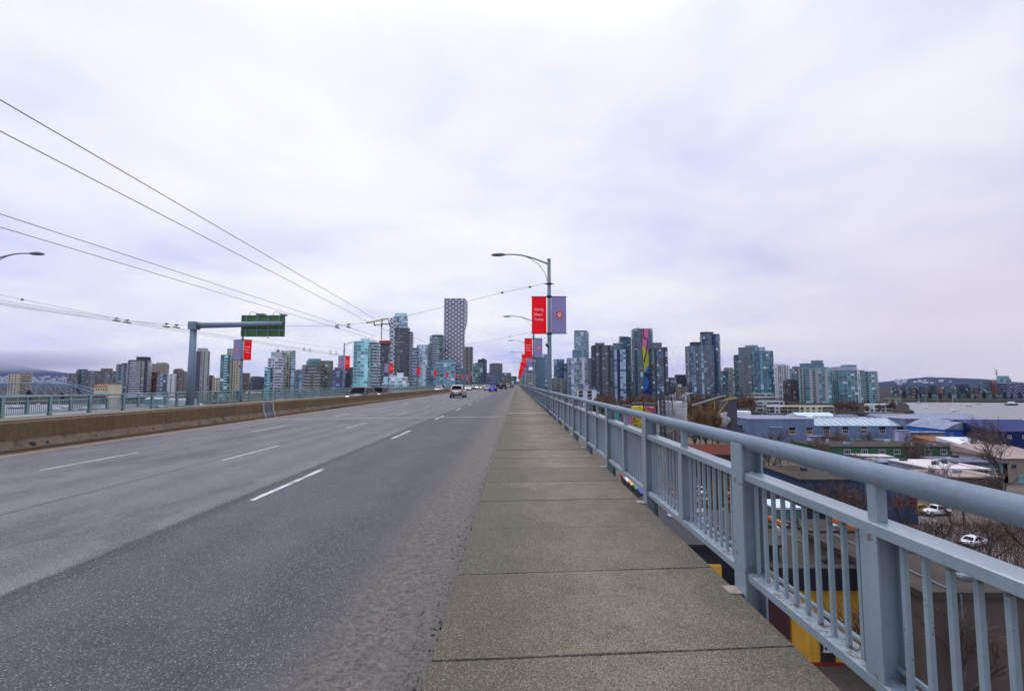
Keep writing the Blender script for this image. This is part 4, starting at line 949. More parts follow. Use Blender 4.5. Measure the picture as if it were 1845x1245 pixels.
def tower(label, vols, cat='building', name='apartment_tower', pents=(), group=None):
    """vols: (x0, x1, ytop, Y, poly, rot, style[, ybase])"""
    BN[0] += 1; P0 = None; t = None; roofs = []
    for i, v in enumerate(vols):
        x0, x1, yt, Y, poly, rot, S = v[:7]; P = fit(poly, rot, x0, x1, Y)
        if t is None:
            cx = sum(p[0] for p in P)/len(P); cy = sum(p[1] for p in P)/len(P); t = thing(name, label, cat, (cx, cy, GZ), 0, group); O = (cx, cy)
        z1 = Z_at(yt, Y, (x0+x1)/2); zb = GZ if len(v) < 8 else Z_at(v[7], Y)
        volume(t, [(p[0]-O[0], p[1]-O[1]) for p in P], zb-GZ, z1-GZ, S, BN[0]*10+i)
        roofs.append((P, z1))
    for (px0, px1, pyt, mk, vi) in pents:
        P, z1 = roofs[vi]; Y = vols[vi][3]; ys = [p[1] for p in P]; pk = (int(px0*7+px1*3) % 9)*0.011; ya = min(ys)+(max(ys)-min(ys))*(0.22+pk); yb = min(ys)+(max(ys)-min(ys))*(0.70+pk)
        z1 = min([r[1] for r, v in zip(roofs, vols) if v[0] < px1 and v[1] > px0]+[z1])
        X0, X1 = X_at(px0, ya), X_at(px1, ya); zt = Z_at(pyt, ya, (px0+px1)/2)
        m = MB(); m.box(X0-O[0], X1-O[0], ya-O[1], yb-O[1], z1-GZ+0.4+pk*9, zt-GZ-0.5); m.box(X0-O[0]-0.4-pk*3, X1-O[0]+0.4+pk*3, ya-O[1]-0.4, yb-O[1]+0.4, zt-GZ-0.48, zt-GZ+0.12); m.build('penthouse', W[mk] if mk in W else G[mk], t)
        m = MB(); k = random.uniform(0.3, 0.7); xx = X0+(X1-X0)*k-O[0]; m.tube([(xx, (ya+yb)/2-O[1], zt-GZ), (xx, (ya+yb)/2-O[1], zt-GZ+random.uniform(2, 5))], 0.12, 4); m.build('mast', W['grey'], t)
    return t, O

# --- left of the bridge, from the left edge
tower('small cream apartment block at the left edge below the mountain', [(14, 36, 675, 880, rect(), 20, ST('WW', 'brown', 'cream', 1.2, .2)), (35, 57, 672, 900, rect(), 20, ST('BB', 'brown', 'beige', .9, .2, balc='cream'))])
tower('low dark grey apartment slab with stepped roof, far left', [(120, 138, 673, 860, rect(), 15, ST('BW', 'dark', 'grey', 1.0, .2, balc='conc')), (136, 156, 668, 880, rect(), 15, ST('WB', 'dark', 'grey', 1.0, .2))], pents=[(139, 152, 665.5, 'dgrey', 1)])
tower('wide dark brown apartment slab with rooftop box, left of the narrow blue tower', [(155, 209, 669, 850, rect(.5), 10, ST('WBWWB', 'dark', 'grey', 1.0, .2, pier='brown', balc='conc'))], pents=[(180, 192, 664, 'brown', 0)])
tower('narrow slate blue tower left of the striped white tower', [(208, 230, 657, 820, rect(), 25, ST('BG', 'dark', 'bluegrey', .9, .2, balc='paleblue'))], pents=[(217, 226, 654.5, 'dgrey', 0)])
tower('round-cornered tower with bold white balcony stripes', [(229, 270.5, 649.5, 760, octa(.9, .2), 12, ST(['BBB', 'BPB', 'BB'], 'brown', 'dgrey', .5, .1, balc='white', bd=1.6, pier='dgrey', fh=3.3))], pents=[(243, 258.5, 643, 'dgrey', 0)])
tower('beige concrete tower right behind the white striped tower', [(271, 303, 656, 900, rect(.7), -15, ST('WB', 'brown', 'beige', 1.1, .2))], pents=[(280, 293, 653.5, 'tan', 0)])
tower('short red-brown block at the foot of the beige tower', [(269, 286, 671, 790, rect(), 10, ST('WW', 'brown', 'brick', 1.2, .2))])
tower('pale blue and white slab with balconies in front of the beige tower', [(284, 303, 674, 780, rect(.6), 5, ST('BBG', 'blue', 'bluegrey', .7, .2, balc='paleblue')), (302, 318, 674.5, 775, rect(.6), 5, ST('PWP', 'dark', 'white', .6, .2))])
tower('red-brown tower just left of the gantry post', [(311, 330, 667, 830, rect(), 20, ST('WB', 'brown', 'brown', 1.1, .2)), (322, 336, 670, 780, rect(), 10, ST('WW', 'brown', 'tan', 1.1, .2))], pents=[(314, 322, 664.5, 'brick', 0)])
tower('tall grey concrete tower with dark balcony stripe behind the gantry post', [(345, 376, 633, 700, rect(.7), -12, ST(['PWBBWP', 'WPW'], 'dark', 'conc', .9, .2, pier='conc', balc='dgrey'))], pents=[(353, 366, 627.5, 'conc', 0)])
tower('small tan block right of the grey tower', [(370, 385, 677, 720, rect(), 10, ST('WB', 'brown', 'tan', 1., .2))])
tower('small yellow cream block beside the teal and beige tower', [(383.5, 397, 681.5, 690, rect(), 5, ST('WW', 'brown', 'cream', 1.1, .2))])
tower('tower half teal glass and half beige behind the lavender banner', [(396, 414, 640, 640, rect(), 5, ST('GBG', 'teal', 'tealw', .5, .1, balc='aquaw')), (411, 434, 633, 650, rect(), 8, ST('WWW', 'brown', 'cream', 1.1, .25, bw=3.2))], pents=[(407, 418.5, 628.5, 'tealw', 1)])
tower('small brown block right of the teal and beige tower', [(434, 450, 673, 760, rect(), 15, ST('WB', 'brown', 'brown', 1., .2))])
tower('low dark red-brown block left of the big stepped tower', [(451, 478, 680, 740, rect(.6), 5, ST('WBW', 'dark', 'purple', 1., .2))], pents=[(454, 464, 678, 'brick', 0)])
tower('big stepped tower of concrete and green glass with a small spire', [(476, 490, 663, 560, rect(), 5, ST('GB', 'teal', 'tealw', .5, .1, balc='aquaw')), (482, 512, 646, 565, rect(.7), 5, ST('GWBBG', 'pale', 'white', .9, .2, balc='white')), (487, 517, 635.5, 580, rect(.5), 5, ST('GPG', 'teal', 'conc', .9, .2)), (509, 530, 634, 585, rect(.7), 5, ST('WWG', 'green', 'cream', .9, .2)), (524, 531, 648, 570, rect(), 5, ST('BB', 'pale', 'paleblue', .5, .1))], pents=[(496, 498.5, 630.5, 'grey', 2), (505, 528, 632, 'tealw', 3)])
tower('small dark blue block between the stepped tower and the domed tower', [(530, 546, 667, 700, rect(), 10, ST('GB', 'blue', 'bluegrey', .6, .1))])
tower('terraced brown tower with a green glass dome on top', [(544, 584, 659, 560, rect(.7), 5, ST('BWBBW', 'dark', 'brown', .7, .2, balc='conc', bd=1.6)), (574, 599, 651, 570, rect(.7), 5, ST('WGW', 'green', 'tan', .8, .2)), (548, 581, 671, 535, rect(.4), 5, ST('BBWBB', 'brown', 'tan', .7, .2, balc='conc', bd=1.8)), (551, 576, 651, 575, octa(.8, .25), 10, ST('GG', 'teal', 'tealw', .4, .1))], pents=[(554, 573, 646.5, 'tealw', 3)])
tower('dark navy glass block with a red curved roof left of the aqua tower', [(598, 622, 668, 540, rect(.6), 5, ST('GG', 'navy', 'navy', .5, .1))], pents=[(602, 614, 662.5, 'brick', 0)])
tower('dark brown block just left of the aqua tower', [(621, 638, 663, 600, rect(), 5, ST('WB', 'brown', 'purple', .8, .2))])
tower('aqua glass tower with white stacked balconies above the minivan', [(636, 666, 616, 520, rect(.55), 0, ST(['GBGGB', 'BBB'], 'aqua', 'aquaw', .5, .12, balc='aquaw', bd=.9, guard='aqua')), (661, 682, 617, 530, rect(.9), 0, ST(['BBB', 'BB'], 'teal', 'white', .5, .15, balc='white', bd=1.6))], pents=[(648, 662, 610.5, 'aquaw', 0), (663, 673, 613, 'white', 1)])
t, O = tower('dark unfinished tower with red screens and a crane on top', [(683, 702, 622, 700, rect(.9), 5, ST('BB', 'dark', 'purple', .5, .1, balc='purple'))], name='tower_under_construction')
p = at(692.5, 616, 700); m = MB(); hw = 7.2; m.box(p.x-O[0]-hw, p.x-O[0]+hw, 700-O[1]-0.4, 700-O[1]+12, Z_at(620, 700)-GZ, Z_at(613.5, 700)-GZ); m.build('red_screen', paint('red_netting', (0.30, 0.06, 0.05), 0.9, 0.4, 0.6), t)
def crane(px, Y, ybase, ytop, jib, label):
    b = at(px, ybase, Y); zt = Z_at(ytop, Y); t = thing('tower_crane', label, 'crane', b); H = zt-b.z; m = MB()
    for sx in (-.6, .6):
        for sy in (-.6, .6): m.box(sx-.12, sx+.12, sy-.12, sy+.12, 0, H)
    k = 0
    while k < H-1.5: m.tube([(-.6, -.6, k), (.6, -.6, k+1.5)], .09, 4); m.tube([(.6, -.6, k), (-.6, -.6, k+1.5)], .09, 4); k += 1.5
    m.build('mast', paint('crane_red', (0.30, 0.07, 0.05), 0.6), t)
    m = MB(); m.tube([(0, 0, H*0.7), (jib[0], 0, H*0.7+jib[1])], .35, 4); m.tube([(0, 0, H*0.7), (-4, 0, H*0.72)], .45, 4); m.tube([(0, 0, H), (jib[0]*.8, 0, H*0.7+jib[1]*.8)], .07, 4); m.build('jib', paint('crane_red', (0.30, 0.07, 0.05)), t)
    m = MB(); m.box(-.9, .9, -.9, .9, H*0.62, H*0.72); m.build('cab', W['dgrey'], t)
crane(687.2, 690, 612.5, 574, (2, 10), 'slim red crane mast standing on the unfinished tower')
tower('tall white and blue tower with checkered windows and rounded top', [(700, 712, 574, 800, rect(1.2), 0, ST('WWW', 'blue', 'paleblue', .5, .2, bw=3.4, chk=True, pier='white')), (707, 733, 570.5, 830, oval(14, .8), 0, ST('GB', 'pale', 'paleblue', .6, .15, balc='white', bd=1.0))], pents=[(709, 729, 564.5, 'aquaw', 1)])
tower('dark grey office slab with horizontal bands in front of the white blue tower', [(710, 737, 593, 640, rect(.5), 0, ST('GG', 'brown', 'slab', 2.5, .25, fh=3.7, mull=0)), (735, 743, 599, 645, rect(2.0), 0, ST('BB', 'brown', 'grey', .5, .2, balc='white', bd=1.6))], name='office_tower', pents=[(712, 735, 591.5, 'dgrey', 0)])
tower('dark blue striped block behind the first red banner of the median', [(681, 696, 662, 590, rect(), 0, ST('BB', 'navy', 'bluegrey', .5, .15, balc='bluegrey'))])
tower('low white and aqua stepped building right of the minivan', [(691, 735, 680.5, 480, rect(.5), 0, ST('GBGBG', 'aqua', 'white', .9, .25, balc='white', guard='aqua')), (689, 737, 692, 465, rect(.4), 0, ST('GBGGB', 'aqua', 'white', 1.0, .3, balc='white', guard='aqua'))], pents=[(715, 724.5, 672, 'white', 0), (702, 713, 676, 'lav', 0)], name='apartment_block')
tower('blue glass tower with curved front and dark balconies at its left', [(742, 754, 628, 560, rect(1.2), 0, ST('BB', 'dark', 'bluegrey', .5, .15, balc='paleblue', bd=1.5)), (750, 771, 622.5, 580, bow(.8, .2), 0, ST('GG', 'pale', 'paleblue', .5, .08, bw=2.6))])
tower('narrow grey green tower behind the blue curved tower', [(767, 777, 622, 640, rect(1.3), 0, ST('WB', 'green', 'grey', .7, .15))])
tower('dark green balcony tower left of the white latticed tower', [(774, 799, 606, 680, octa(.9, .15), 10, ST(['BBG', 'BB'], 'green', 'dgrey', .5, .12, balc='paleblue', bd=1.3))], pents=[(778, 795, 603.5, 'dgrey', 0)])
tower('brown grey tower with vertical stripes right of the white latticed tower', [(836, 851.5, 626, 620, rect(1.1), 0, ST('PBPBP', 'brown', 'tan', .6, .15, pier='tan', balc='grey', bw=2.4))])
tower('teal building with a green gable in front of the white latticed tower', [(785, 821, 655, 480, rect(.5), 0, ST('GBGBG', 'teal', 'paleblue', .6, .2, balc='tealw')), (816, 837, 658, 490, rect(.6), 0, ST('GBW', 'teal', 'bluegrey', .6, .2, balc='paleblue'))], pents=[(793, 816, 649, 'tealw', 0)])
tower('low blue grey block beneath the blue curved tower', [(768, 788, 664, 500, rect(.6), 0, ST('BG', 'steel', 'bluegrey', .6, .2, balc='tealw'))])
tower('emerald glass office block right of the striped brown tower', [(852, 870, 656, 800, rect(.8), 0, ST('GG', 'green', 'tealw', .4, .08))], name='office_tower', pents=[(856, 868, 653.5, 'tealw', 0)])
tower('deep blue tower with slanted roof behind the emerald block', [(861, 877, 648.5, 950, rect(.8), 0, ST('GG', 'navy', 'navy', .4, .08))], name='office_tower', pents=[(868, 873, 646, 'navy', 0)])
tower('plain brown grey hotel slab at the end of the road', [(882, 905, 656.5, 700, rect(.7), 0, ST('WW', 'brown', 'grey', 1.6, .2, bw=2.4, pier='grey'))], name='hotel_tower', pents=[(886, 900, 654.5, 'dgrey', 0)])
tower('low dark blue block between hotel slab and emerald block', [(866, 884, 673, 620, rect(.8), 0, ST('GB', 'dark', 'navy', .7, .15)), (876, 897, 678, 560, rect(.8), 0, ST('GG', 'navy', 'bluegrey', .7, .15))])
tower('low grey block with glass top just right of the hotel slab', [(905, 921, 672.5, 760, rect(.8), 0, ST('GG', 'steel', 'grey', .6, .1)), (903, 922, 681, 700, rect(.8), 0, ST('WW', 'brown', 'tan', 1.0, .15))])
tower('pale low block at the very end of the road', [(921, 930.5, 683, 720, rect(.8), 0, ST('GG', 'pale', 'paleblue', .6, .1))])

# --- the white latticed tower whose top is wider than its foot
def latticed():
    Y = 720.0; X0, X1 = X_at(798.5, Y), X_at(836.6, Y); zt = Z_at(538, Y); D = 42.0
    t = thing('latticed_tower', 'tallest white tower with brick-like window lattice, leaning outwards to its top', 'building', ((X0+X1)/2, Y+20, GZ)); O = (X0+X1)/2, Y+20
    H = zt-GZ; fh = 3.02; nf = int(H/fh); fh = H/nf; xa, xb = X0-O[0], X1-O[0]; ya, yb = -20.0, D-20
    M_LW = paint('lattice_white', (0.66, 0.67, 0.72), 0.7, 0.10, 0.1); M_G = glass_mat('lattice_glass', (0.012, 0.014, 0.026), (0.040, 0.044, 0.075), (0.16, 0.17, 0.22))
    def back(z):   # pixel reach of the far right corner at this height
        py = 691-(z+GZ-EYE)*F/Y; s = max(0.0, min(1.0, (603-py)/38.0)); s = s*s*(3-2*s)
        return X_at(836.2+5.9*s, Y+D)-O[0]
    bands, stubs, glass, core = MB(), MB(), MB(), MB(); W_ = xb-xa; pitch = W_/3.5
    me_w = {}
    for f in range(nf):
        z = f*fh; br = back(z+fh/2); P = [(xa, ya), (xb, ya), (br, yb), (xa+2, yb)]
        bands.prism(P, z-0.42, z+0.42)
        cx, cy = (xa+xb)/2, 0; core.prism([(xa+.9, ya+.9), (xb-.7, ya+.9), (br-.7, yb-.9), (xa+2.9, yb-.9)], z+0.42, z+fh-0.42)
        off = -(0.1 if f % 2 else 0.6)*pitch
        x = xa+off
        while x < xb:
            s0, s1 = max(xa, x), min(xb, x+pitch*0.22)
            if s1-s0 > 0.2: stubs.box(s0, s1, ya+0.003, ya+0.6, z+0.40, z+fh-0.40)
            w0, w1 = max(xa+.2, x+pitch*0.22), min(xb-.2, x+pitch)
            if w1-w0 > 1.0 and py_vis(z, Y):
                key = round(w1-w0, 1)
                if key not in me_w:
                    q = MB(); q.box(0, w1-w0, 0, 0.08, 0, fh-0.84); me_w[key] = q.mesh('window', M_G)
                o = link('window', me_w[key], t, (w0, ya+0.62, z+0.42))
            x += pitch
        for k in range(6):
            u = (k+0.5*(f % 2))/6; a = Vector((xb, ya, 0)); b = Vector((br, yb, 0)); q = a+(b-a)*u; stubs.box(q.x-0.4, q.x-0.02, q.y, q.y+2.2, z+0.4, z+fh-0.4)
    bands.prism([(xa, ya), (xb, ya), (back(H), yb), (xa+2, yb)], H-0.4, H+0.6)
    bands.build('floor_bands', M_LW, t, kind='stuff'); stubs.build('lattice_stubs', M_LW, t, kind='stuff'); core.build('glazed_core', MATS['lattice_glass'], t)
def py_vis(z, Y): return 691-(z+GZ-EYE)*F/Y < 655
latticed()

# --- right of the bridge
tower('blue grey block behind the row of lamp poles, nearest the road', [(941, 962, 668, 640, rect(.8), 0, ST('GB', 'steel', 'bluegrey', .6, .15, balc='bluegrey'))])
tower('blue glass tower right behind the second lamp pole', [(960, 990, 645, 760, rect(.8), 0, ST('GPG', 'blue', 'bluegrey', .5, .12)), (972, 988, 639, 800, rect(.8), 0, ST('GG', 'steel', 'paleblue', .5, .12)), (946, 964, 675, 620, rect(.8), 0, ST('WB', 'dark', 'conc', .9, .2))])
tower('blue block seen between the nearest lamp pole and the stepped tower', [(998, 1016.5, 648, 800, rect(.8), 0, ST('GBG', 'blue', 'tealw', .5, .12, balc='bluegrey')), (992, 1018, 683, 640, rect(.7), 0, ST('BW', 'green', 'tan', .9, .2, balc='grey'))])
tower('narrow navy tower left of the stepped light blue tower', [(1015, 1025, 656, 790, rect(1.), 0, ST('GG', 'navy', 'navy', .5, .1))])
tower('stepped light blue tower with a tall slim upper part', [(1022, 1068, 646, 690, rect(.6), 0, ST(['BGBBPBB', 'BB'], 'pale', 'paleblue', .6, .15, balc='bluegrey', pier='white', bd=1.3)), (1036, 1061, 598.5, 730, octa(.9, .18), 0, ST('BGB', 'teal', 'conc', .6, .12, balc='paleblue', bd=1.4))], pents=[(1037, 1058, 595.8, 'dgrey', 1), (1033, 1049, 631, 'bluegrey', 0)])
tower('dark purple brown tower with pale central balcony column', [(1066, 1105, 623, 680, octa(.8, .14), 0, ST(['GPBBPG', 'BP', 'BB'], 'dark', 'purple', .6, .15, balc='grey', pier='purple', bd=1.4))], pents=[(1075, 1090, 618, 'grey', 0)])
tower('pair of dark blue glass towers left of the mural tower', [(1104, 1128, 630, 690, rect(.8), 0, ST(['GPGG', 'GG'], 'blue', 'bluegrey', .6, .15, pier='navy')), (1117, 1138.5, 608.5, 740, octa(.9, .2), 0, ST('BGB', 'steel', 'bluegrey', .5, .12, balc='bluegrey'))], pents=[(1107, 1118.5, 618.5, 'bluegrey', 0), (1119, 1134, 606.5, 'dgrey', 1)])
# mural tower
t, O = tower('tallest tower on the right with a pink, yellow and blue mural stripe', [(1140, 1177, 593, 700, octa(.8, .12), 0, ST(['BGPPPGB', 'BB', 'BB'], 'teal', 'tealw', .5, .12, balc='bluegrey', pier='grey', bd=1.4))], pents=[(1149, 1156, 591, 'white', 0)], name='mural_tower')
def mural():
    Y = 697.6; cols = {k: paint('mural_'+k, c, 0.75, 0.08, 0.1) for k, c in {'pink': (0.72, 0.16, 0.36), 'yellow': (0.72, 0.66, 0.03), 'blue': (0.03, 0.19, 0.62), 'deep': (0.012, 0.03, 0.36), 'black': (0.015, 0.015, 0.03), 'violet': (0.45, 0.10, 0.30)}.items()}
    def P(px, py, off=0.0): q = at(px, py, Y); return Vector((q.x-O[0], Y-O[1]-off, q.z-GZ))
    def patch(c, pts, off):
        a = [P(x, y, off) for x, y in pts]; b = [P(x, y, -0.6) for x, y in pts]; n = len(a); m = MB()
        m.add([tuple(v) for v in a+b], [tuple(range(n))]+[(i, i+n, (i+1) % n+n, (i+1) % n) for i in range(n)]); m.build('mural_panel', cols[c], t)
    patch('pink', [(1156, 592), (1168, 592), (1168, 640), (1157.5, 622)], 0.0)
    patch('violet', [(1156, 592.5), (1158.5, 592.5), (1159.5, 609), (1157, 609)], 0.1)
    patch('yellow', [(1157.3, 622), (1162, 628), (1168, 634), (1169.5, 657), (1161, 672), (1159.5, 655)], 0.15)
    patch('blue', [(1161, 671), (1169.5, 656.5), (1170, 690), (1160.5, 690)], 0.2)
    patch('blue', [(1160.5, 674), (1170, 674), (1170, 704), (1164, 709), (1160.5, 709)], 0.1)
    patch('deep', [(1160, 703), (1166, 701), (1170.5, 690), (1171, 718), (1160, 718)], 0.25)
    for pts in ([(1159, 592), (1160.4, 592), (1160, 607), (1167.4, 611), (1166.8, 613), (1158.8, 609)], [(1167, 611), (1168, 615), (1164.5, 640), (1161, 655), (1159.6, 650), (1163, 636)], [(1161, 671), (1169.5, 674), (1169.5, 678), (1161, 674)], [(1160.6, 677), (1166, 680), (1169, 686), (1168.4, 700), (1170.3, 700), (1170.3, 682), (1166, 677), (1160.6, 674.8)]):
        patch('black', pts, 0.32)
mural()
tower('dark blue tower with dense window grid right of the mural tower', [(1171, 1204, 629, 680, rect(.7), 0, ST(['GPGGPG', 'GG'], 'blue', 'dgrey', .8, .2, pier='dgrey', bw=3.0)), (1192, 1204, 626.5, 690, rect(.9), 0, ST('GG', 'pale', 'dgrey', 1.1, .2, bw=2.6))], pents=[(1178, 1194, 617.5, 'grey', 0)])
tower('small grey concrete block right of the dark grid tower', [(1205, 1219, 681, 690, rect(), 0, ST('WW', 'dark', 'grey', 1., .2))])
tower('low purple grey blocks left of the broad dark blue towers', [(1216, 1238, 676, 780, rect(.7), 0, ST('WB', 'dark', 'purple', .9, .2)), (1214, 1240, 698, 680, rect(.5), 0, ST('WBW', 'brown', 'tan', 1., .2))], pents=[(1222, 1228, 692.5, 'white', 1)])
tower('broad dark blue tower with purple flank, in front of the tallest pair', [(1236, 1287, 624, 680, octa(.7, .12), 0, ST(['GWGGBGB', 'BB', 'PG'], 'blue', 'bluegrey', .6, .15, pier='purple', balc='grey', bd=1.3))], pents=[(1250, 1265, 616.5, 'dgrey', 0)])
tower('tall blue glass tower with rounded dark crown', [(1264, 1299, 602.5, 730, octa(.8, .2), 0, ST(['GGPG', 'GB'], 'blue', 'bluegrey', .5, .1, pier='navy', bw=3, balc='bluegrey'))], pents=[(1268, 1288, 598.2, 'dgrey', 0)])
tower('slim grey towers with a yellow stripe right of the tall blue tower', [(1299, 1312, 669, 760, rect(), 0, ST('GG', 'steel', 'bluegrey', .6, .12)), (1305, 1321, 663.5, 800, rect(), 0, ST('PWP', 'steel', 'bluegrey', .7, .15, pier='olive')), (1319, 1327, 666, 820, rect(), 0, ST('GG', 'pale', 'paleblue', .6, .12))])
tower('big turquoise glass tower with bowed front and concrete side', [(1324, 1354, 640, 640, rect(.8), 0, ST(['BPBBP', 'BB'], 'green', 'bluegrey', .7, .2, balc='grey', pier='grey', bd=1.5)), (1347, 1395, 633, 650, bow(.6, .14, 8), 0, ST('GG', 'teal', 'bluegrey', .6, .12, bw=2.7, pier='navy', mull=.35))], pents=[(1338, 1362, 626, 'grey', 1), (1351, 1368, 622, 'teal', 1), (1370, 1381, 625.5, 'lav', 1)])
tower('terraced low podium below the turquoise glass tower', [(1352, 1393, 710, 600, rect(.5), 0, ST('BBGB', 'green', 'conc', .7, .2, balc='tan')), (1340, 1396, 716.5, 585, rect(.4), 0, ST('BGBB', 'steel', 'conc', .8, .25, balc='grey'))], name='apartment_block')
tower('pale white curved tower right of the turquoise glass tower', [(1396, 1424, 659, 800, octa(.9, .2), 0, ST('WGW', 'dark', 'white', .9, .2, pier='white'))], pents=[(1402, 1418, 656, 'lav', 0)])
tower('dark brick stepped block in front of the pale white tower', [(1412, 1438, 687, 690, rect(.7), 0, ST('BWB', 'dark', 'purple', .8, .2, pier='brick')), (1416, 1436, 684, 705, rect(.5), 0, ST('WB', 'dark', 'grey', .8, .2))])
tower('slate blue tower behind the concrete framed teal tower', [(1424, 1450, 665, 760, rect(.8), 0, ST('GBG', 'steel', 'bluegrey', .5, .12, balc='tealw'))], pents=[(1432, 1443, 660.5, 'grey', 0)])
tower('teal tower with concrete frame columns and sloped glass crown', [(1440, 1499, 664, 620, octa(.6, .1), 0, ST(['PBPBBPGGBG', 'BG', 'BB'], 'teal', 'tealw', .6, .15, pier='conc', balc='paleblue', guard='bluegrey'))], pents=[(1450, 1486, 655, 'bluegrey', 0), (1471, 1484.5, 649.5, 'steel', 0), (1488, 1494, 661.5, 'tealw', 0)])
tower('curved green glass tower with a white lattice spine', [(1497, 1558, 668, 630, bow(.5, .16, 9), 0, ST(['BG', 'GB', 'BB', 'GB', 'GG', 'WW', 'BB', 'BB'], 'teal', 'bluegrey', .5, .15, balc='tealw', pier='white', bd=1.2))], pents=[(1509, 1543, 661, 'lav', 0), (1526, 1545, 657.5, 'tealw', 0)])
tower('teal tower with a flared flat roof, last of the right skyline', [(1552, 1582, 670.5, 640, octa(.8, .15), 0, ST(['GGBP', 'BB'], 'teal', 'tealw', .5, .12, balc='paleblue', pier='cream'))], pents=[(1549, 1581, 669, 'dgrey', 0)])
# low waterfront rows in front of the right skyline
tower('cream terraced apartments on the shore below the turquoise tower', [(1356, 1411, 724, 430, rect(.3), 0, ST('BWBBW', 'dark', 'conc', .8, .25, balc='paleblue', bw=4.5)), (1380, 1412, 733, 405, rect(.3), 0, ST('BWB', 'dark', 'white', .8, .25, balc='tan', bw=4.5))], name='apartment_block')
tower('row of cream townhouses on the shore below the teal framed tower', [(1410, 1500, 733, 402, rect(.15), 0, ST('BWWB', 'dark', 'cream', .7, .25, balc='tan', bw=4.5))], name='townhouse_row')
tower('white waterfront block below the curved green tower', [(1556, 1604, 729.5, 420, rect(.25), 0, ST('WGWG', 'steel', 'white', .9, .25, bw=4.5))], name='apartment_block')
tower('olive low block on the point beside the creek', [(1590, 1622, 719, 560, rect(.4), 0, ST('WG', 'green', 'olive', .8, .2))], name='apartment_block')
tower('low white framed building behind the near railing below the stepped tower', [(1040, 1074, 703.5, 500, rect(.5), 0, ST('GPGP', 'dark', 'conc', .9, .3, pier='white', bw=4.5))], pents=[(1043, 1052, 692, 'bluegrey', 0), (1051, 1060, 692.5, 'lav', 0)], name='apartment_block')
# far right shore
for (a, b, yt, Y, g, w_, lab) in ((1604, 1641, 697, 1000, 'steel', 'dgrey', 'grey green block at the left end of the far right shore'), (1640, 1652, 699, 990, 'brown', 'brown', 'dull brick red block on the far right shore'),
        (1651, 1671, 698, 980, 'dark', 'slab', 'slate block right of the brick block on the far shore'), (1668, 1690, 695.5, 1000, 'dark', 'dgrey', 'teal grey block left of the small orange block, far shore'), (1689.5, 1697, 700, 960, 'brown', 'orange', 'small orange block in the middle of the far right shore'),
        (1697, 1722, 697, 970, 'steel', 'slab', 'teal block right of the small orange block, far shore'), (1716, 1746, 693.5, 990, 'steel', 'dgrey', 'blue teal block in the middle right of the far shore'), (1744, 1764, 699, 985, 'brown', 'brown', 'low brown block on the far right shore'),
        (1762, 1788, 689, 960, 'steel', 'slab', 'tall teal grey block left of the tall orange strip'), (1786.5, 1796, 688.5, 955, 'brown', 'orange', 'tall narrow orange block near the right edge')):
    tower(lab, [(a, b, yt, Y, rect(.7), 0, ST('GWG', g, w_, .8, .2, pier=w_))], name='apartment_block')
tower('blue and white checkered block at the right edge of the far shore', [(1795, 1850, 690, 940, rect(.5), 0, ST('WWWW', 'navy', 'lav', .9, .2, bw=4, chk=True, pier='navy')), (1797, 1822, 683, 970, rect(.6), 0, ST('GB', 'green', 'tealw', .6, .2))], pents=[(1801, 1819, 677.5, 'tealw', 1)], name='apartment_block')
crane(1797, 1050, 690, 666, (-5, 12), 'thin pale crane behind the right edge of the far shore')
for i, (a, b, yt, Y, w_, lab) in enumerate(((1652, 1692, 713, 820, 'tealw', 'low teal boathouse row on the far right waterline'), (1706, 1738, 712, 830, 'grey', 'low grey pavilion on the far right waterline'), (1741, 1770, 712, 800, 'tan', 'long cream pavilion on the far right waterline'), (1782, 1850, 714, 790, 'bluegrey', 'low slate quay building at the right edge of the far waterline'), (1622, 1650, 714, 860, 'brown', 'low brown shed on the far waterline near the point'))):
    tower(lab, [(a, b, yt, Y, rect(.3), 0, ST('WG', 'dark', w_, 1.0, .2))], name='waterfront_building')
# ================================================================== ISLAND BELOW THE BRIDGE
def corr(name, c, pitch=0.45, rough=0.6, var=0.15, axis='X'):
    if name in MATS: return MATS[name]
    n = NT(name); wv = n.new('ShaderNodeTexWave'); wv.bands_direction = axis; wv.inputs['Scale'].default_value = 1.0/pitch/3.1; n.L.new(n.coord(), wv.inputs['Vector'])
    st = n.noise(1.0, 4, 0.6, n.mapping((0.9, 0.9, 0.08))); b = n.noise(0.25, 4, 0.6)
    f = n.math('MULTIPLY_ADD', st, 0.5, n.math('MULTIPLY', b, 0.5))
    cc = n.ramp(f, [(0.3, hsv_jit(c, 1-var*1.4)), (0.7, hsv_jit(c, 1+var))])
    n.set(cc, rough, 0, 0.15); n.bump(wv.outputs['Fac'], 0.5, 0.05); MATS[name] = n.m; return n.m
C_BLUE = corr('siding_blue', (0.165, 0.225, 0.345), var=0.25); C_BLUE2 = corr('siding_grey_blue', (0.150, 0.190, 0.280), var=0.25); C_NAVY = corr('siding_navy', (0.010, 0.022, 0.11)); C_BRIGHT = corr('siding_bright_blue', (0.012, 0.12, 0.46))
C_GREY = corr('siding_grey', (0.25, 0.25, 0.33)); C_LAV = corr('siding_lavender', (0.42, 0.42, 0.66)); C_GREEN = corr('siding_green', (0.055, 0.155, 0.085)); C_DK = corr('siding_charcoal', (0.022, 0.022, 0.03))
R_LAV = corr('roof_lavender_metal', (0.190, 0.215, 0.300), 0.6, 0.5, 0.35); R_WHITE = paint('roof_white_membrane', (0.52, 0.48, 0.46), 0.9, 0.35, 0.3, 0, False, 0.05); R_BROWN = paint('roof_rust', (0.20, 0.095, 0.055), 0.95, 0.4, 0.4, 0, False, 0.05)
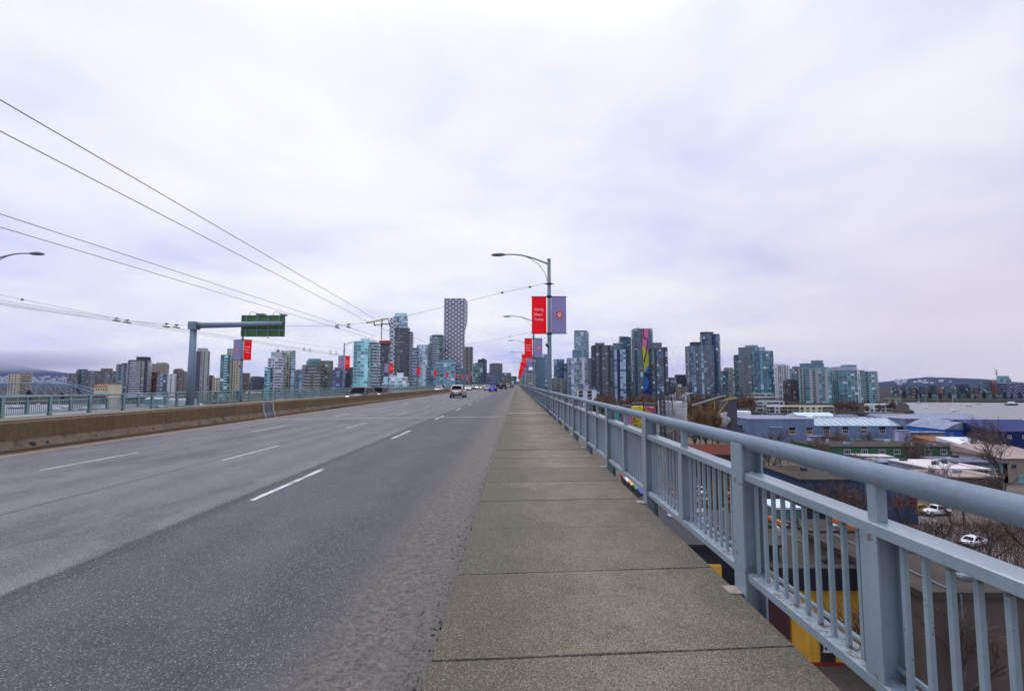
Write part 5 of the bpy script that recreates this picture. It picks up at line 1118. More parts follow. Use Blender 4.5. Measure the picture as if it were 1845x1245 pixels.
R_DARK = paint('roof_tar', (0.058, 0.050, 0.044), 0.95, 0.5, 0.4, 0, False, 0.04); R_TAN = paint('roof_tan', (0.29, 0.235, 0.21), 0.95, 0.3, 0.3, 0, False, 0.05); R_PALE = paint('roof_pale_blue', (0.46, 0.56, 0.62), 0.5, 0.2, 0.2); R_PURP = paint('roof_mauve', (0.13, 0.13, 0.19), 0.9, 0.3, 0.2, 0, False, 0.05)
W_YEL = paint('wall_ochre', (0.74, 0.40, 0.04), 0.85, 0.45, 0.9, 0, True); W_DARKB = paint('wall_dark_brown', (0.045, 0.033, 0.03), 0.85, 0.3, 0.5, 0, True); W_CHAR = paint('wall_charcoal', (0.085, 0.066, 0.054), 0.9, 0.3, 0.4, 0, True)
M_FRAME = paint('window_frame_cream', (0.62, 0.55, 0.40), 0.6, 0.1); M_RFR = paint('window_frame_red', (0.28, 0.018, 0.022), 0.6, 0.1); M_WFR = paint('window_frame_white', (0.62, 0.62, 0.62), 0.6, 0.1)
M_PANE = paint('dark_pane', (0.010, 0.011, 0.016), 0.12, 0.3, 2, 0, False, 0.8)
M_SKYL = paint('skylight_glass', (0.26, 0.36, 0.42), 0.15, 0.35, 0.6, 0, False, 0.9)
def win(t, x, y, z, w, h, frame, nx=2, nz=2, nm='window'):
    """window on a front wall (facing -y): frame with mullions and separate panes"""
    m = MB(); b = 0.10*min(w, h)
    m.box(x, x+w, y-0.10, y, z, z+b); m.box(x, x+w, y-0.10, y, z+h-b, z+h); m.box(x, x+b, y-0.10, y, z+b, z+h-b); m.box(x+w-b, x+w, y-0.10, y, z+b, z+h-b)
    for i in range(1, nx): m.box(x+w*i/nx-b*.3, x+w*i/nx+b*.3, y-0.09, y, z+b, z+h-b)
    for i in range(1, nz): m.box(x+b, x+w-b, y-0.085, y, z+h*i/nz-b*.3, z+h*i/nz+b*.3)
    o = m.build(nm, frame, t)
    for i in range(nx):
        for j in range(nz):
            q = MB(); q.box(x+w*i/nx+b*.35, x+w*(i+1)/nx-b*.35, y-0.05, y-0.01, z+h*j/nz+b*.35, z+h*(j+1)/nz-b*.35); q.build('pane', M_PANE, o)
    m = MB(); m.box(x-b, x+w+b, y-0.16, y, z-0.12, z-0.01); m.build('sill', frame, o)
def shed(label, X0, X1, Y0, Y1, ztop, wall, roof, kind='flat', rise=2.0, name='workshop', z0=GZ, par=0.0, cat='building', wins=False):
    t = thing(name, label, cat, ((X0+X1)/2, (Y0+Y1)/2, z0)); a, b, c, d, h = X0-(X0+X1)/2, X1-(X0+X1)/2, Y0-(Y0+Y1)/2, Y1-(Y0+Y1)/2, ztop-z0
    m = MB(); m.box(a, b, c, d, 0, h); m.build('wall', wall, t); e = 0.25
    m = MB()
    if kind == 'flat':
        m.box(a-e, b+e, c-e, d+e, h+0.003, h+0.28)
        if par:
            for q in ((a-e, b+e, c-e, c), (a-e, b+e, d, d+e), (a-e, a, c, d), (b, b+e, c, d)): m.box(*q, h+0.28, h+0.28+par)
    elif kind == 'gx':   # ridge along x
        m.add([(a-e, c-e, h), (b+e, c-e, h), (b+e, 0, h+rise), (a-e, 0, h+rise), (a-e, d+e, h), (b+e, d+e, h)], [(0, 1, 2, 3), (3, 2, 5, 4), (0, 3, 4), (1, 5, 2)])
        m.add([(a-e, c-e, h-.15), (b+e, c-e, h-.15), (b+e, c-e, h), (a-e, c-e, h)], [(0, 1, 2, 3)])
    elif kind == 'gy':   # ridge along y
        m.add([(a-e, c-e, h), (0, c-e, h+rise), (b+e, c-e, h), (a-e, d+e, h), (0, d+e, h+rise), (b+e, d+e, h)], [(0, 1, 4, 3), (1, 2, 5, 4), (0, 2, 1), (3, 4, 5)])
    elif kind == 'barrel':
        n = 9; pr = [(a-e+(b-a+2*e)*i/n, h+rise*math.sin(math.pi*i/n)) for i in range(n+1)]; m.prism_y(pr[::-1], c-e, d+e)
    elif kind == 'mono':
        m.add([(a-e, c-e, h), (b+e, c-e, h), (b+e, d+e, h+rise), (a-e, d+e, h+rise), (b+e, d+e, h), (a-e, d+e, h)], [(0, 1, 2, 3), (3, 2, 4, 5), (0, 3, 5), (1, 4, 2)])
    m.build('roof', roof, t)
    rr = random.Random(int(abs(X0*13)+Y0*7))
    if kind == 'flat' and (b-a) > 5 and (d-c) > 5:
        for i in range(int(3+(b-a)*(d-c)/45)):
            x, y = rr.uniform(a+.8, b-1.6), rr.uniform(c+.8, d-1.6); w, l, q = rr.uniform(.35, 1.3), rr.uniform(.35, 1.1), rr.uniform(.25, 1.0)
            k = MB(); k.bevbox(x, x+w, y, y+l, h+.281, h+.281+q, .06); k.box(x-.08, x+w+.08, y-.08, y+l+.08, h+.281+q*.55, h+.281+q*.62); k.build('roof_unit', rr.choice((W['grey'], W['conc'], W['dgrey'], M_STEEL)), t)
        k = MB(); x = rr.uniform(a+1, b-1); k.tube([(x, c+.5, h+.40), (x, d-.6, h+.40)], .06, 5); k.tube([(x, c+.5, h+.40), (x, c-.32, h+.40), (x, c-.32, .2)], .06, 5); k.build('roof_pipe', W['grey'], t)
    if wins and (b-a) > 6 and h > 2.6:
        nw = int((b-a)/4.2); me = None
        for i in range(nw):
            x = a+(b-a)*(i+.5)/nw-.6+rr.uniform(-.3, .3)
            if rr.random() < .8: win(t, x, c-.003, max(.9, h-2.4), 1.2, 1.1, rr.choice((M_WFR, M_FRAME, W['grey'])), 2, 1)
        k = MB(); x = rr.uniform(a+1, b-2.4); k.box(x, x+1.5, c-.06, c-.003, 0, 2.1); k.build('door', rr.choice((W['dgrey'], W['brown'], W['tealw'])), t)
        k = MB(); k.box(a-.3, b+.3, c-.36, c-.27, h-.22, h-.06); k.build('gutter', W['dgrey'], t)
    return t
def px_shed(label, x0, x1, ytop, Y, dep, wall, roof, **k):
    return shed(label, X_at(x0, Y), X_at(x1, Y), Y, Y+dep, Z_at(ytop, Y, (x0+x1)/2), wall, roof, **{'wins': 60 < Y < 300, **k})

# --- the long blue workshop
def blue_workshop():
    Y = 216.0; Xo = X_at(1455, Y); t = thing('blue_workshop', 'long blue corrugated workshop with sloped glass roof and square windows', 'building', (Xo, Y, GZ))
    def zz(py, y=Y): return Z_at(py, y, 1500)-GZ
    def xx(px, y=Y): return X_at(px, y)-Xo
    for (a, b, yt, y0, dp, mt) in ((1262, 1346, 769, 3.0, 20, C_BLUE2), (1340, 1456, 755, -3.0, 26, C_BLUE), (1455, 1624, 768.5, 0.0, 8, C_BLUE), (1622, 1703, 755, -1.5, 24, C_BLUE2)):
        m = MB(); m.box(xx(a), xx(b), y0, y0+dp, 0 if a != 1340 else 0.0, zz(yt)); m.build('wall', mt, t)
        m = MB(); m.box(xx(a)-.2, xx(b)+.2, y0-.2, y0+dp+.2, zz(yt)+.003, zz(yt)+.3); m.build('roof', R_LAV if a != 1262 else R_DARK, t)
    m = MB(); m.box(xx(1456), xx(1621), 8.0, 24, 0, zz(758)); m.build('wall', C_BLUE, t)
    xa, xb, z0, z1 = xx(1456), xx(1621), zz(768.5)+0.3, zz(757)+0.3; n = 15
    fr = MB()
    for i in range(n):
        x0, x1 = xa+(xb-xa)*i/n, xa+(xb-xa)*(i+1)/n
        q = MB(); q.add([(x0+.12, 0.1, z0+.06), (x1-.12, 0.1, z0+.06), (x1-.12, 7.9, z1), (x0+.12, 7.9, z1), (x0+.12, 0.1, z0-.1), (x1-.12, 0.1, z0-.1), (x1-.12, 7.9, z1-.2), (x0+.12, 7.9, z1-.2)], [(0, 1, 2, 3), (4, 7, 6, 5), (0, 4, 5, 1), (1, 5, 6, 2), (3, 2, 6, 7), (0, 3, 7, 4)])
        q.build('skylight_pane', M_SKYL, t)
        fr.obox((x0-.10, -.1, z0+.05), (.22, 0, 0), (0, 8.1, z1-z0), (0, 0, .22))
    fr.obox((xa, 7.8, z1), (xb-xa, 0, 0), (0, .4, 0), (0, 0, .35)); fr.build('glazing_bars', W['white'], t)
    xa, xb = xx(1376), xx(1404); m = MB(); m.add([(xa, -3.6, zz(769)), (xb-1.5, -3.6, zz(769)), (xb, 1, zz(757.5)), (xa+1.5, 1, zz(757.5)), (xa, -3.3, zz(769)-.3), (xb-1.5, -3.3, zz(769)-.3)], [(0, 1, 2, 3), (0, 4, 5, 1)]); m.build('skylight_hood', M_SKYL, t)
    for px in (1417, 1447.5, 1485, 1519, 1552, 1585, 1617, 1651):
        yw = -3.0 if px < 1455 else (0.0 if px < 1622 else -1.5); x = xx(px-5.2); w = xx(px+5.2)-x; zc = zz(781, Y)
        win(t, x, yw-.003, zc, w, zz(774)-zc, M_FRAME, 3, 1, 'lower_window'); win(t, x, yw-.003, zz(773.3), w, zz(768.8)-zz(773.3), M_PANE if px % 2 else M_FRAME, 2, 1, 'upper_window')
    for (a, b, ya, yb_, dy) in ((1409, 1453, 758, 749.5, 24), (1473, 1504, 757, 750.5, 30), (1512, 1545, 757, 748, 30), (1576, 1618, 757, 746, 34)):
        y = Y+dy; k = MB(); k.bevbox(X_at(a, y)-Xo, X_at(b, y)-Xo, dy, dy+6, Z_at(ya+6, y, 1500)-GZ, Z_at(yb_, y, 1500)-GZ, 0.5); o = k.build('roof_monitor', R_LAV, t)
        for i in range(5):
            u = a+(b-a)*(i+.5)/5; k = MB(); zt = Z_at(yb_+3, y, 1500)-GZ; k.box(X_at(u-1, y)-Xo, X_at(u+1, y)-Xo, dy-.06, dy-.003, zt-.3, zt+.25); k.build('vent', M_PANE, o)
    m = MB(); m.box(xx(1512), xx(1621), -6, -0.01, zz(797), zz(789.5)); m.build('porch_roof', paint('porch_teal', (0.09, 0.17, 0.18), 0.6, 0.3, 0.5), t)
    for i in range(9):
        u = 1514+i*12.0; m = MB(); m.box(xx(u), xx(u+1.4), -6.0, -5.7, 0, zz(797)); m.build('porch_post', M_WFR, t)
blue_workshop()
px_shed('low grey blue shed with a teal and white roof behind the workshop', 1440, 1506, 752, 262, 14, C_GREY, R_PALE, kind='gx', rise=2.2)
px_shed('long flat white roofed shed left behind the blue workshop', 1372, 1440, 753.5, 250, 20, C_LAV, R_WHITE)
px_shed('lavender wall building in front of the blue workshop, left', 1456, 1512, 787, 190, 2.5, C_LAV, R_LAV)
px_shed('grey metal box building in front of the right end of the blue workshop', 1618, 1697, 780, 186, 4, C_GREY, R_LAV)
px_shed('small white slanted panel hut beside the grey metal box building', 1613, 1634, 776.5, 184, 1.6, C_LAV, R_LAV)
t = px_shed('long dark green building with white framed windows', 1470, 1768, 806, 150, 14, C_GREEN, R_DARK, wins=False)
for i, px in enumerate((1520, 1551, 1582, 1609, 1637, 1664, 1692, 1720, 1748)):
    X = X_at(px, 150)-t.location.x; win(t, X-0.95, 150-t.location.y-.003, Z_at(818, 150, px)-GZ, 1.9, 1.35, M_WFR, 3, 1)
m = MB(); m.box(X_at(1695, 150)-t.location.x, X_at(1800, 150)-t.location.x, -13, -7.02, 2.2, 2.6); m.build('awning', R_DARK, t)
px_shed('rust brown roofed shed behind the green building', 1697, 1752, 802, 162, 13, W_DARKB, R_BROWN, kind='mono', rise=1.6)
px_shed('bright blue building with pale curved roof', 1697, 1783, 774, 188, 18, C_BRIGHT, R_LAV, kind='barrel', rise=3.0)
px_shed('navy blue warehouse at the right edge', 1776, 1900, 777, 178, 26, C_NAVY, C_NAVY, kind='gx', rise=3.2)
px_shed('lavender roofed market hall near the water, left', 1640, 1712, 757, 262, 30, C_BLUE2, R_LAV, kind='gx', rise=2.2)
px_shed('wide lavender roofed market hall near the water, right', 1684, 1780, 757, 292, 34, C_BLUE2, R_LAV, kind='gx', rise=3.2)
px_shed('rust red hut roof left of the market halls', 1615, 1644, 752, 285, 16, W_DARKB, R_BROWN, kind='gx', rise=2)
px_shed('white tarpaulin roof among bare trees, right', 1742, 1800, 806, 152, 12, W_DARKB, paint('tarpaulin', (0.58, 0.58, 0.64), 0.8, 0.25, 0.3, 0, False, 0.1), kind='mono', rise=1.8)
px_shed('tan roofed building at the right edge', 1796, 1900, 826, 124, 14, W['tan'], R_TAN, kind='mono', rise=1.8)
px_shed('mauve flat roofed building behind the white roof', 1700, 1804, 834, 124, 9, W['grey'], R_PURP)
t = px_shed('white flat roofed building with dark clerestory windows', 1671, 1771, 846, 110, 13, C_GREY, R_WHITE, wins=False)
m = MB(); hx = t.location.x; m.box(X_at(1674, 110)-hx, X_at(1768, 110)-hx, -6.62, -6.52, Z_at(852, 110)-GZ, Z_at(846, 110)-GZ); m.build('clerestory', W_DARKB, t)
for i in range(8): X = X_at(1678+i*11.5, 110)-hx; m = MB(); m.box(X, X+0.18, -6.78, -6.62, Z_at(852, 110)-GZ, Z_at(846, 110)-GZ); m.build('mullion', W['tan'], t)
m = MB(); m.box(5, 5.8, 1, 2.5, 5.6, 6.1); m.box(3, 5, 2, 2.4, 5.6, 5.8); m.build('roof_vent', W_DARKB, t)
t = px_shed('tan roofed annex below the white roofed building', 1678, 1794, 861, 102, 8.0, W_CHAR, R_TAN, wins=False)
for i in range(6): X = X_at(1722+i*12, 102)-t.location.x; win(t, X, -4.003, 0.7, 1.1, 1.8, M_FRAME, 2, 2)
px_shed('small cream hut left of the pair below the green building', 1546, 1571, 823, 134, 4, W['tan'], R_WHITE)
px_shed('small cream hut right of the pair below the green building', 1576, 1602, 824, 134, 4, W['tan'], R_WHITE)
px_shed('grey lean-to behind the white roofed building', 1560, 1640, 834, 125, 6, W['grey'], R_LAV)
t = px_shed('dark blue workshop with red windows seen under the handrail', 1436, 1640, 866, 88, 14, corr('siding_slate', (0.035, 0.060, 0.13)), R_DARK, wins=False)
for px in (1556, 1612, 1633): X = X_at(px, 88)-t.location.x; win(t, X-.9, -7.003, Z_at(908, 88)-GZ, 1.2, 1.3, M_RFR, 3, 2)
px_shed('brown roofed shed seen under the handrail, left', 1225, 1330, 818, 118, 12, W_DARKB, paint('roof_red_brown', (0.11, 0.035, 0.025), 0.95, 0.4, 0.4, 0, False, 0.05), kind='gx', rise=1.6)
# near buildings under the railing
t = px_shed('ochre yellow building with dark openings beneath the railing', 1408, 1600, 1053, 45, 16, W_YEL, R_DARK, par=0.3)
hx = t.location.x
m = MB(); m.box(X_at(1380, 45)-hx, X_at(1602, 45)-hx, -8.9, -8.01, Z_at(1054, 45)-GZ, Z_at(1022, 44)-GZ); m.build('dark_fascia', C_DK, t)
for (a, b, ya, yb_) in ((1456, 1482, 1112, 1160), (1526, 1548, 1085, 1165)):
    z1_ = Z_at(ya, 45)-GZ; X0, X1 = X_at(a, 45)-hx, X_at(b, 45)-hx; pts = [(X0, 0), (X1, 0), (X1, z1_)]+[((X0+X1)/2+(X1-X0)/2*math.cos(math.pi*i/6), z1_+0.5*math.sin(math.pi*i/6)) for i in range(1, 6)]+[(X0, z1_)]
    m = MB(); m.prism_y(pts[::-1], -8.04, -8.004); m.build('arched_opening', W_DARKB, t)
win(t, X_at(1529, 45)-hx, -8.05, Z_at(1128, 45)-GZ, 0.9, 1.6, M_RFR, 2, 3); win(t, X_at(1461, 45)-hx, -8.05, Z_at(1168, 45)-GZ, 0.8, 0.9, M_WFR, 2, 1)
m = MB(); m.box(X_at(1440, 45)-hx, X_at(1500, 45)-hx, -8.2, -8.0, -0.0, 0.22); m.build('red_step', M_RFR, t)
m = MB()
for i in range(46):
    x = random.uniform(-5.5, 5.5); y = random.uniform(-5, 6.5); m.box(x-random.uniform(.2, .9), x+.3, y-.05, y+random.uniform(.04, .5), Z_at(1053, 45)-GZ+.285, Z_at(1053, 45)-GZ+.31)
m.build('roof_patches', paint('pale_roof_patch', (0.42, 0.42, 0.50), 0.8, 0.3, 1), t)
px_shed('dark grey windowless building at the bottom right behind the balusters', 1640, 1900, 1078, 38, 15, W_CHAR, R_DARK, par=0.25)
t = px_shed('black flat roofed building right under the railing gap', 1215, 1392, 985, 50, 13, paint('wall_black', (0.012, 0.013, 0.022), 0.7, 0.3), paint('roof_black', (0.012, 0.012, 0.018), 0.8, 0.3))
m = MB(); m.box(X_at(1262, 50)-t.location.x, X_at(1287, 50)-t.location.x, -6.9, -6.52, 5.0, 6.6); m.build('yellow_panel', W_YEL, t)
t = px_shed('maroon sided lean-to under the railing, left of the yellow building', 1355, 1405, 1075, 43, 4, paint('wall_maroon', (0.05, 0.012, 0.015), 0.8), R_DARK)
t = px_shed('tan stucco building with orange tiled edges behind the yellow building', 1440, 1560, 975, 64, 9, W['tan'], R_DARK)
zr = Z_at(975, 64, 1500)-GZ+.29; m = MB()
for q in ((-4.2, 4.2, -4.7, -4.3), (-4.4, -4.0, -4.3, 4.5), (4.0, 4.4, -4.3, 4.5)): m.box(*q, zr, zr+.5)
m.build('tiled_edge', paint('roof_orange_tile', (0.42, 0.11, 0.02), 0.9, 0.3, 1), t)
px_shed('teal booth with a pale flat roof seen through the balusters', 1388, 1432, 917, 76, 5, paint('booth_teal', (0.06, 0.15, 0.15), 0.7), R_PALE)
px_shed('long low grey shed with dark roof along the bridge', 1172, 1232, 930, 84, 12, W_DARKB, R_DARK, kind='gy', rise=1.0)
# coloured stalls
for i, (c, nm) in enumerate((((0.20, 0.015, 0.02), 'dark red'), ((0.62, 0.60, 0.60), 'white'), ((0.60, 0.33, 0.06), 'amber'), ((0.02, 0.17, 0.10), 'green'), ((0.015, 0.04, 0.32), 'royal blue'))):
    t = shed('%s market stall roof in the rainbow row below the railing' % nm, 24.4, 28.2, 116-4.0*i, 119.4-4.0*i, GZ+2.6, W_DARKB, paint('stall_'+nm.replace(' ', '_'), c, 0.6, 0.1), kind='gx', rise=0.6, name='market_stall', cat='stall')
# mural-coloured silos and the concrete plant
def silo(label, px, w, ytop, Y, c, bandc=None, nm='silo'):
    X = X_at(px, Y); r = w*Y/F/2; h = Z_at(ytop, Y, px)-GZ; t = thing(nm, label, 'silo', (X, Y+r, GZ))
    m = MB(); m.lathe([(r, 0), (r, h-.5), (r*.97, h-.1), (r*.9, h)], 22); m.build('shell', c, t, True)
    m = MB()
    for k in range(3): m.lathe([(r+.03, h*(.3+.25*k)), (r+.06, h*(.3+.25*k)+.1), (r+.03, h*(.3+.25*k)+.2)], 22)
    m.build('hoop', bandc or c, t, True)
    m = MB(); 
    for k in range(10):
        a = 2*math.pi*k/10; m.box(r*.9*math.cos(a)-.04, r*.9*math.cos(a)+.04, r*.9*math.sin(a)-.04, r*.9*math.sin(a)+.04, h, h+1.0)
    m.tube([(r*.9*math.cos(2*math.pi*k/20), r*.9*math.sin(2*math.pi*k/20), h+1) for k in range(21)], .05, 4); m.build('roof_rail', M_POLE, t); return t
def blot(name, a, b, s=0.6):
    n = NT(name); n.set(n.ramp(n.noise(s, 1, 0.4), [(0.49, a), (0.52, b)]), 0.8); return n.m
silo('yellow painted silo above the handrail', 1150, 21, 732, 150, blot('silo_yellow', (0.60, 0.48, 0.02), (0.35, 0.26, 0.02)))
silo('magenta silo with orange blots right of the yellow silo', 1172.5, 20, 733, 150, blot('silo_magenta', (0.24, 0.06, 0.12), (0.62, 0.22, 0.06)))
silo('teal painted silo left of the pink silo', 1108, 18, 737, 146, blot('silo_teal', (0.03, 0.30, 0.24), (0.03, 0.20, 0.18)))
silo('pink checked silo below the handrail', 1130, 20, 737, 146, blot('silo_pink', (0.52, 0.20, 0.36), (0.20, 0.10, 0.24), 2.5))
M_SIL = paint('silo_grey', (0.36, 0.36, 0.38), 0.7, 0.35, 0.3, 0, True); M_SILW = paint('silo_white', (0.62, 0.62, 0.65), 0.7, 0.3, 0.3, 0, True)
silo('grey concrete plant silo, left one of two', 1201, 25, 722, 200, M_SIL, M_SILW); silo('grey white concrete plant silo, right one of two', 1228, 24, 723.5, 200, M_SILW, M_SIL)
silo('broad white cement tank left behind the blue workshop', 1343, 26, 741, 240, M_SILW, nm='tank')
def lattice(px0, px1, ytop, Y, label, zb=0.0):
    X0, X1 = X_at(px0, Y), X_at(px1, Y); h = Z_at(ytop, Y)-GZ; t = thing('lattice_tower', label, 'tower', ((X0+X1)/2, Y, GZ)); w = (X1-X0)/2; m = MB()
    for sx in (-w, w):
        for sy in (-w, w): m.box(sx-.14, sx+.14, sy-.14, sy+.14, zb, h)
    m.build('legs', W['dgrey'], t); m = MB(); k = zb
    while k < h-2:
        for s in (-w, w): m.tube([(-w, s, k), (w, s, k+2)], .08, 4); m.tube([(w, s, k), (-w, s, k+2)], .08, 4); m.tube([(s, -w, k), (s, w, k+2)], .08, 4)
        m.box(-w, w, -w, -w+.12, k, k+.12); k += 2
    m.build('bracing', W['dgrey'], t)
lattice(1189, 1196, 709, 195, 'grey lattice stair tower left of the plant silos')
lattice(1206, 1224, 711, 197, 'grey pipe rack on top of the two plant silos', Z_at(722, 200)-GZ)
t = thing('hopper_house', 'dark corrugated hopper house at the top of the conveyor', 'building', (X_at(1305, 210), 210, GZ)); h = Z_at(717, 210)-GZ
m = MB(); m.add([(-2.4, -3, h*.5), (3.6, -3, h*.5), (3.6, 2, h*.5), (-2.4, 2, h*.5), (-1.6, -3, h-1.2), (3.6, -3, h-.2), (3.6, 2, h-.2), (-1.6, 2, h-1.2)], [(0, 3, 2, 1), (4, 5, 6, 7), (0, 1, 5, 4), (1, 2, 6, 5), (2, 3, 7, 6), (3, 0, 4, 7)]); m.box(1.2, 3.5, -2.9, 1.9, 0, h*.5); m.build('wall', corr('siding_dark_grey', (0.085, 0.085, 0.10)), t)
m = MB(); m.obox((-1.2, -3.3, h-.9), (4.9, 0, .8), (0, 1.2, 0), (0, 0, .5)); m.build('roof', paint('yellow_machinery', (0.40, 0.28, 0.05), 0.7, 0.4, 1.2), t)
t = thing('conveyor', 'long inclined conveyor rising to the hopper house', 'conveyor', (X_at(1250, 210), 208, GZ)); a = at(1247, 731, 208)-Vector(t.location); b = at(1302, 714, 208)-Vector(t.location)
m = MB(); m.tube([a, b], .55, 4); m.build('belt', W['grey'], t); m = MB()
for i in range(12):
    p = a+(b-a)*(i/11); m.tube([p+Vector((0, 0, -.4)), p+Vector((1.0, 0, .5))], .09, 4)
    if i in (3, 8): m.tube([p, Vector((p.x, p.y, 0))], .2, 5)
m.tube([at(1292, 748, 207)-Vector(t.location), at(1311, 723, 207)-Vector(t.location)], .22, 5); m.build('truss', paint('yellow_machinery', (0.40, 0.28, 0.05)), t)
def pipework():
    rr = random.Random(9); Y = 194.0; t = thing('plant_pipework', 'tangle of grey pipes and platforms around the concrete plant silos', 'pipework', (X_at(1214, Y), Y, GZ)); O = Vector(t.location)
    for i in range(15):
        px = rr.uniform(1188, 1244); a = at(px, rr.uniform(706, 722), Y)-O; b = at(px+rr.uniform(-3, 3), rr.uniform(722, 760), Y)-O; c_ = Vector((a.x+rr.uniform(-4, 4), rr.uniform(-1, 1), a.z-rr.uniform(0, 2)))
        m = MB(); m.tube([c_, a, b], rr.uniform(.07, .20), 6); m.build('pipe', rr.choice((M_SIL, M_SILW, W['dgrey'], M_STEEL)), t)
    for i in range(9):
        px = rr.uniform(1186, 1236); p = at(px, rr.choice((716, 724, 733, 744, 752)), Y)-O; w = rr.uniform(1.5, 4); m = MB(); m.box(p.x, p.x+w, -.9, .3, p.z, p.z+.15); m.box(p.x, p.x+w, -.9, -.84, p.z+.9, p.z+.97)
        for k in range(4): m.box(p.x+w*k/3-.03, p.x+w*k/3+.03, -.9, -.84, p.z+.15, p.z+.9)
        m.build('platform', rr.choice((M_SIL, W['dgrey'])), t)
pipework()
# steam
def steam():
    n = NT('steam'); nt = n.t; n.N.remove(n.b); v = n.new('ShaderNodeVolumePrincipled'); v.inputs['Density'].default_value = 1.1; v.inputs['Color'].default_value = (0.96, 0.95, 0.97, 1)
    nt.links.new(v.outputs[0], n.N['Material Output'].inputs['Volume']); m = MB()
    import bmesh
    bm = bmesh.new(); rr = random.Random(4)
    for (px, py, r) in ((1296, 763, 1.5), (1304, 761, 1.7), (1309, 757, 1.5), (1305, 752, 1.3), (1301, 748, 1.0), (1307, 745, .8)):
        c = at(px, py, 198); bmesh.ops.create_icosphere(bm, subdivisions=2, radius=r, matrix=Matrix.Translation(c))
    for vv in bm.verts: vv.co += Vector((rr.uniform(-.25, .25), rr.uniform(-.25, .25), rr.uniform(-.25, .25)))
    me = bpy.data.meshes.new('steam'); bm.to_mesh(me); bm.free(); me.materials.append(n.m); o = link('steam', me); tag(o, 'white puff of steam left of the blue workshop', 'steam', kind='stuff')
steam()

# ================================================================== TREES
M_BARK = paint('bark_grey_brown', (0.055, 0.043, 0.038), 0.95, 0.35, 2); M_TWIG = paint('twigs_brown', (0.095, 0.062, 0.045), 0.95, 0.4, 0.7)
M_TWIG2 = paint('twigs_rust', (0.150, 0.085, 0.050), 0.95, 0.35, 0.5); M_TWIGP = paint('twigs_purple', (0.13, 0.10, 0.13), 0.95, 0.3, 0.5); M_WILLOW = paint('willow_gold', (0.21, 0.125, 0.050), 0.95, 0.35, 0.5)
def tree_proto(seed, twig_r, mat, depth=5, droop=0.0, spread=0.62, kids=3, ts=0.45):
    rr = random.Random(seed); tr, tw = MB(), MB()
    def grow(p, d, L, r, lev):
        k = 3 if lev < 2 else 2; pts = [p]; rs = [r]
        for i in range(k):
            d = (d+Vector((rr.uniform(-1, 1), rr.uniform(-1, 1), rr.uniform(-.5, .8)-droop*lev*0.5))*0.16).normalized(); p = p+d*(L/k); pts.append(p); rs.append(r*(1-.35*(i+1)/k))
        if lev <= 2: tr.tube(pts, rs, 6 if lev == 0 else 4, cap=False)
        else: tw.tube(pts, [max(x, twig_r) for x in rs], 3, cap=False)
        if lev >= depth: return
        nk = kids+(2 if lev == 0 else 0)+(1 if lev >= depth-1 else 0)
        for c in range(nk):
            u = rr.uniform(.35, 1.0) if lev else rr.uniform(ts, 1.0); q = pts[0]+(pts[-1]-pts[0])*u
            ax = Vector((rr.uniform(-1, 1), rr.uniform(-1, 1), rr.uniform(-.35, .5)-droop*lev)).normalized(); nd = (d*(1-spread*.55)+ax*spread).normalized()
            if nd.z < -.1 and droop == 0: nd.z *= -.3
            grow(q, nd, L*rr.uniform(.58, .80), r*.55, lev+1)
    grow(Vector((0, 0, 0)), Vector((0, 0, 1)), 3.6, .20, 0)
    zm = max(v[2] for v in tr.v+tw.v); s = 10.0/zm
    tr.v = [tuple(x*s for x in v) for v in tr.v]; tw.v = [tuple(x*s for x in v) for v in tw.v]
    return tr.mesh('trunk', M_BARK), tw.mesh('crown', mat)
near_p = [tree_proto(s, .010, M_TWIG, 5, spread=.55) for s in (11, 12, 13)]; mid_p = [tree_proto(s, .013, M_TWIG, 5, spread=.5) for s in (21, 22)]; pur_p = [tree_proto(s, .016, M_TWIGP, 5, spread=.5) for s in (31, 32)]
far_p = [tree_proto(s, .034, M_TWIG2, 5, kids=4, spread=.5, ts=.2) for s in (41, 42, 43)]; wil_p = [tree_proto(s, .022, M_WILLOW, 5, 0.0, .34, 4, .05) for s in (51, 52)]
def tree(proto, X, Y, h, label, group=None, sx=1.0, nm='bare_tree', z=GZ):
    t = thing(nm, label, 'tree', (X, Y, z), random.uniform(0, 6.28), group); s = h/10.0; t.scale = (s*sx, s*sx, s)
    link('trunk', proto[0], t); link('crown', proto[1], t); return t
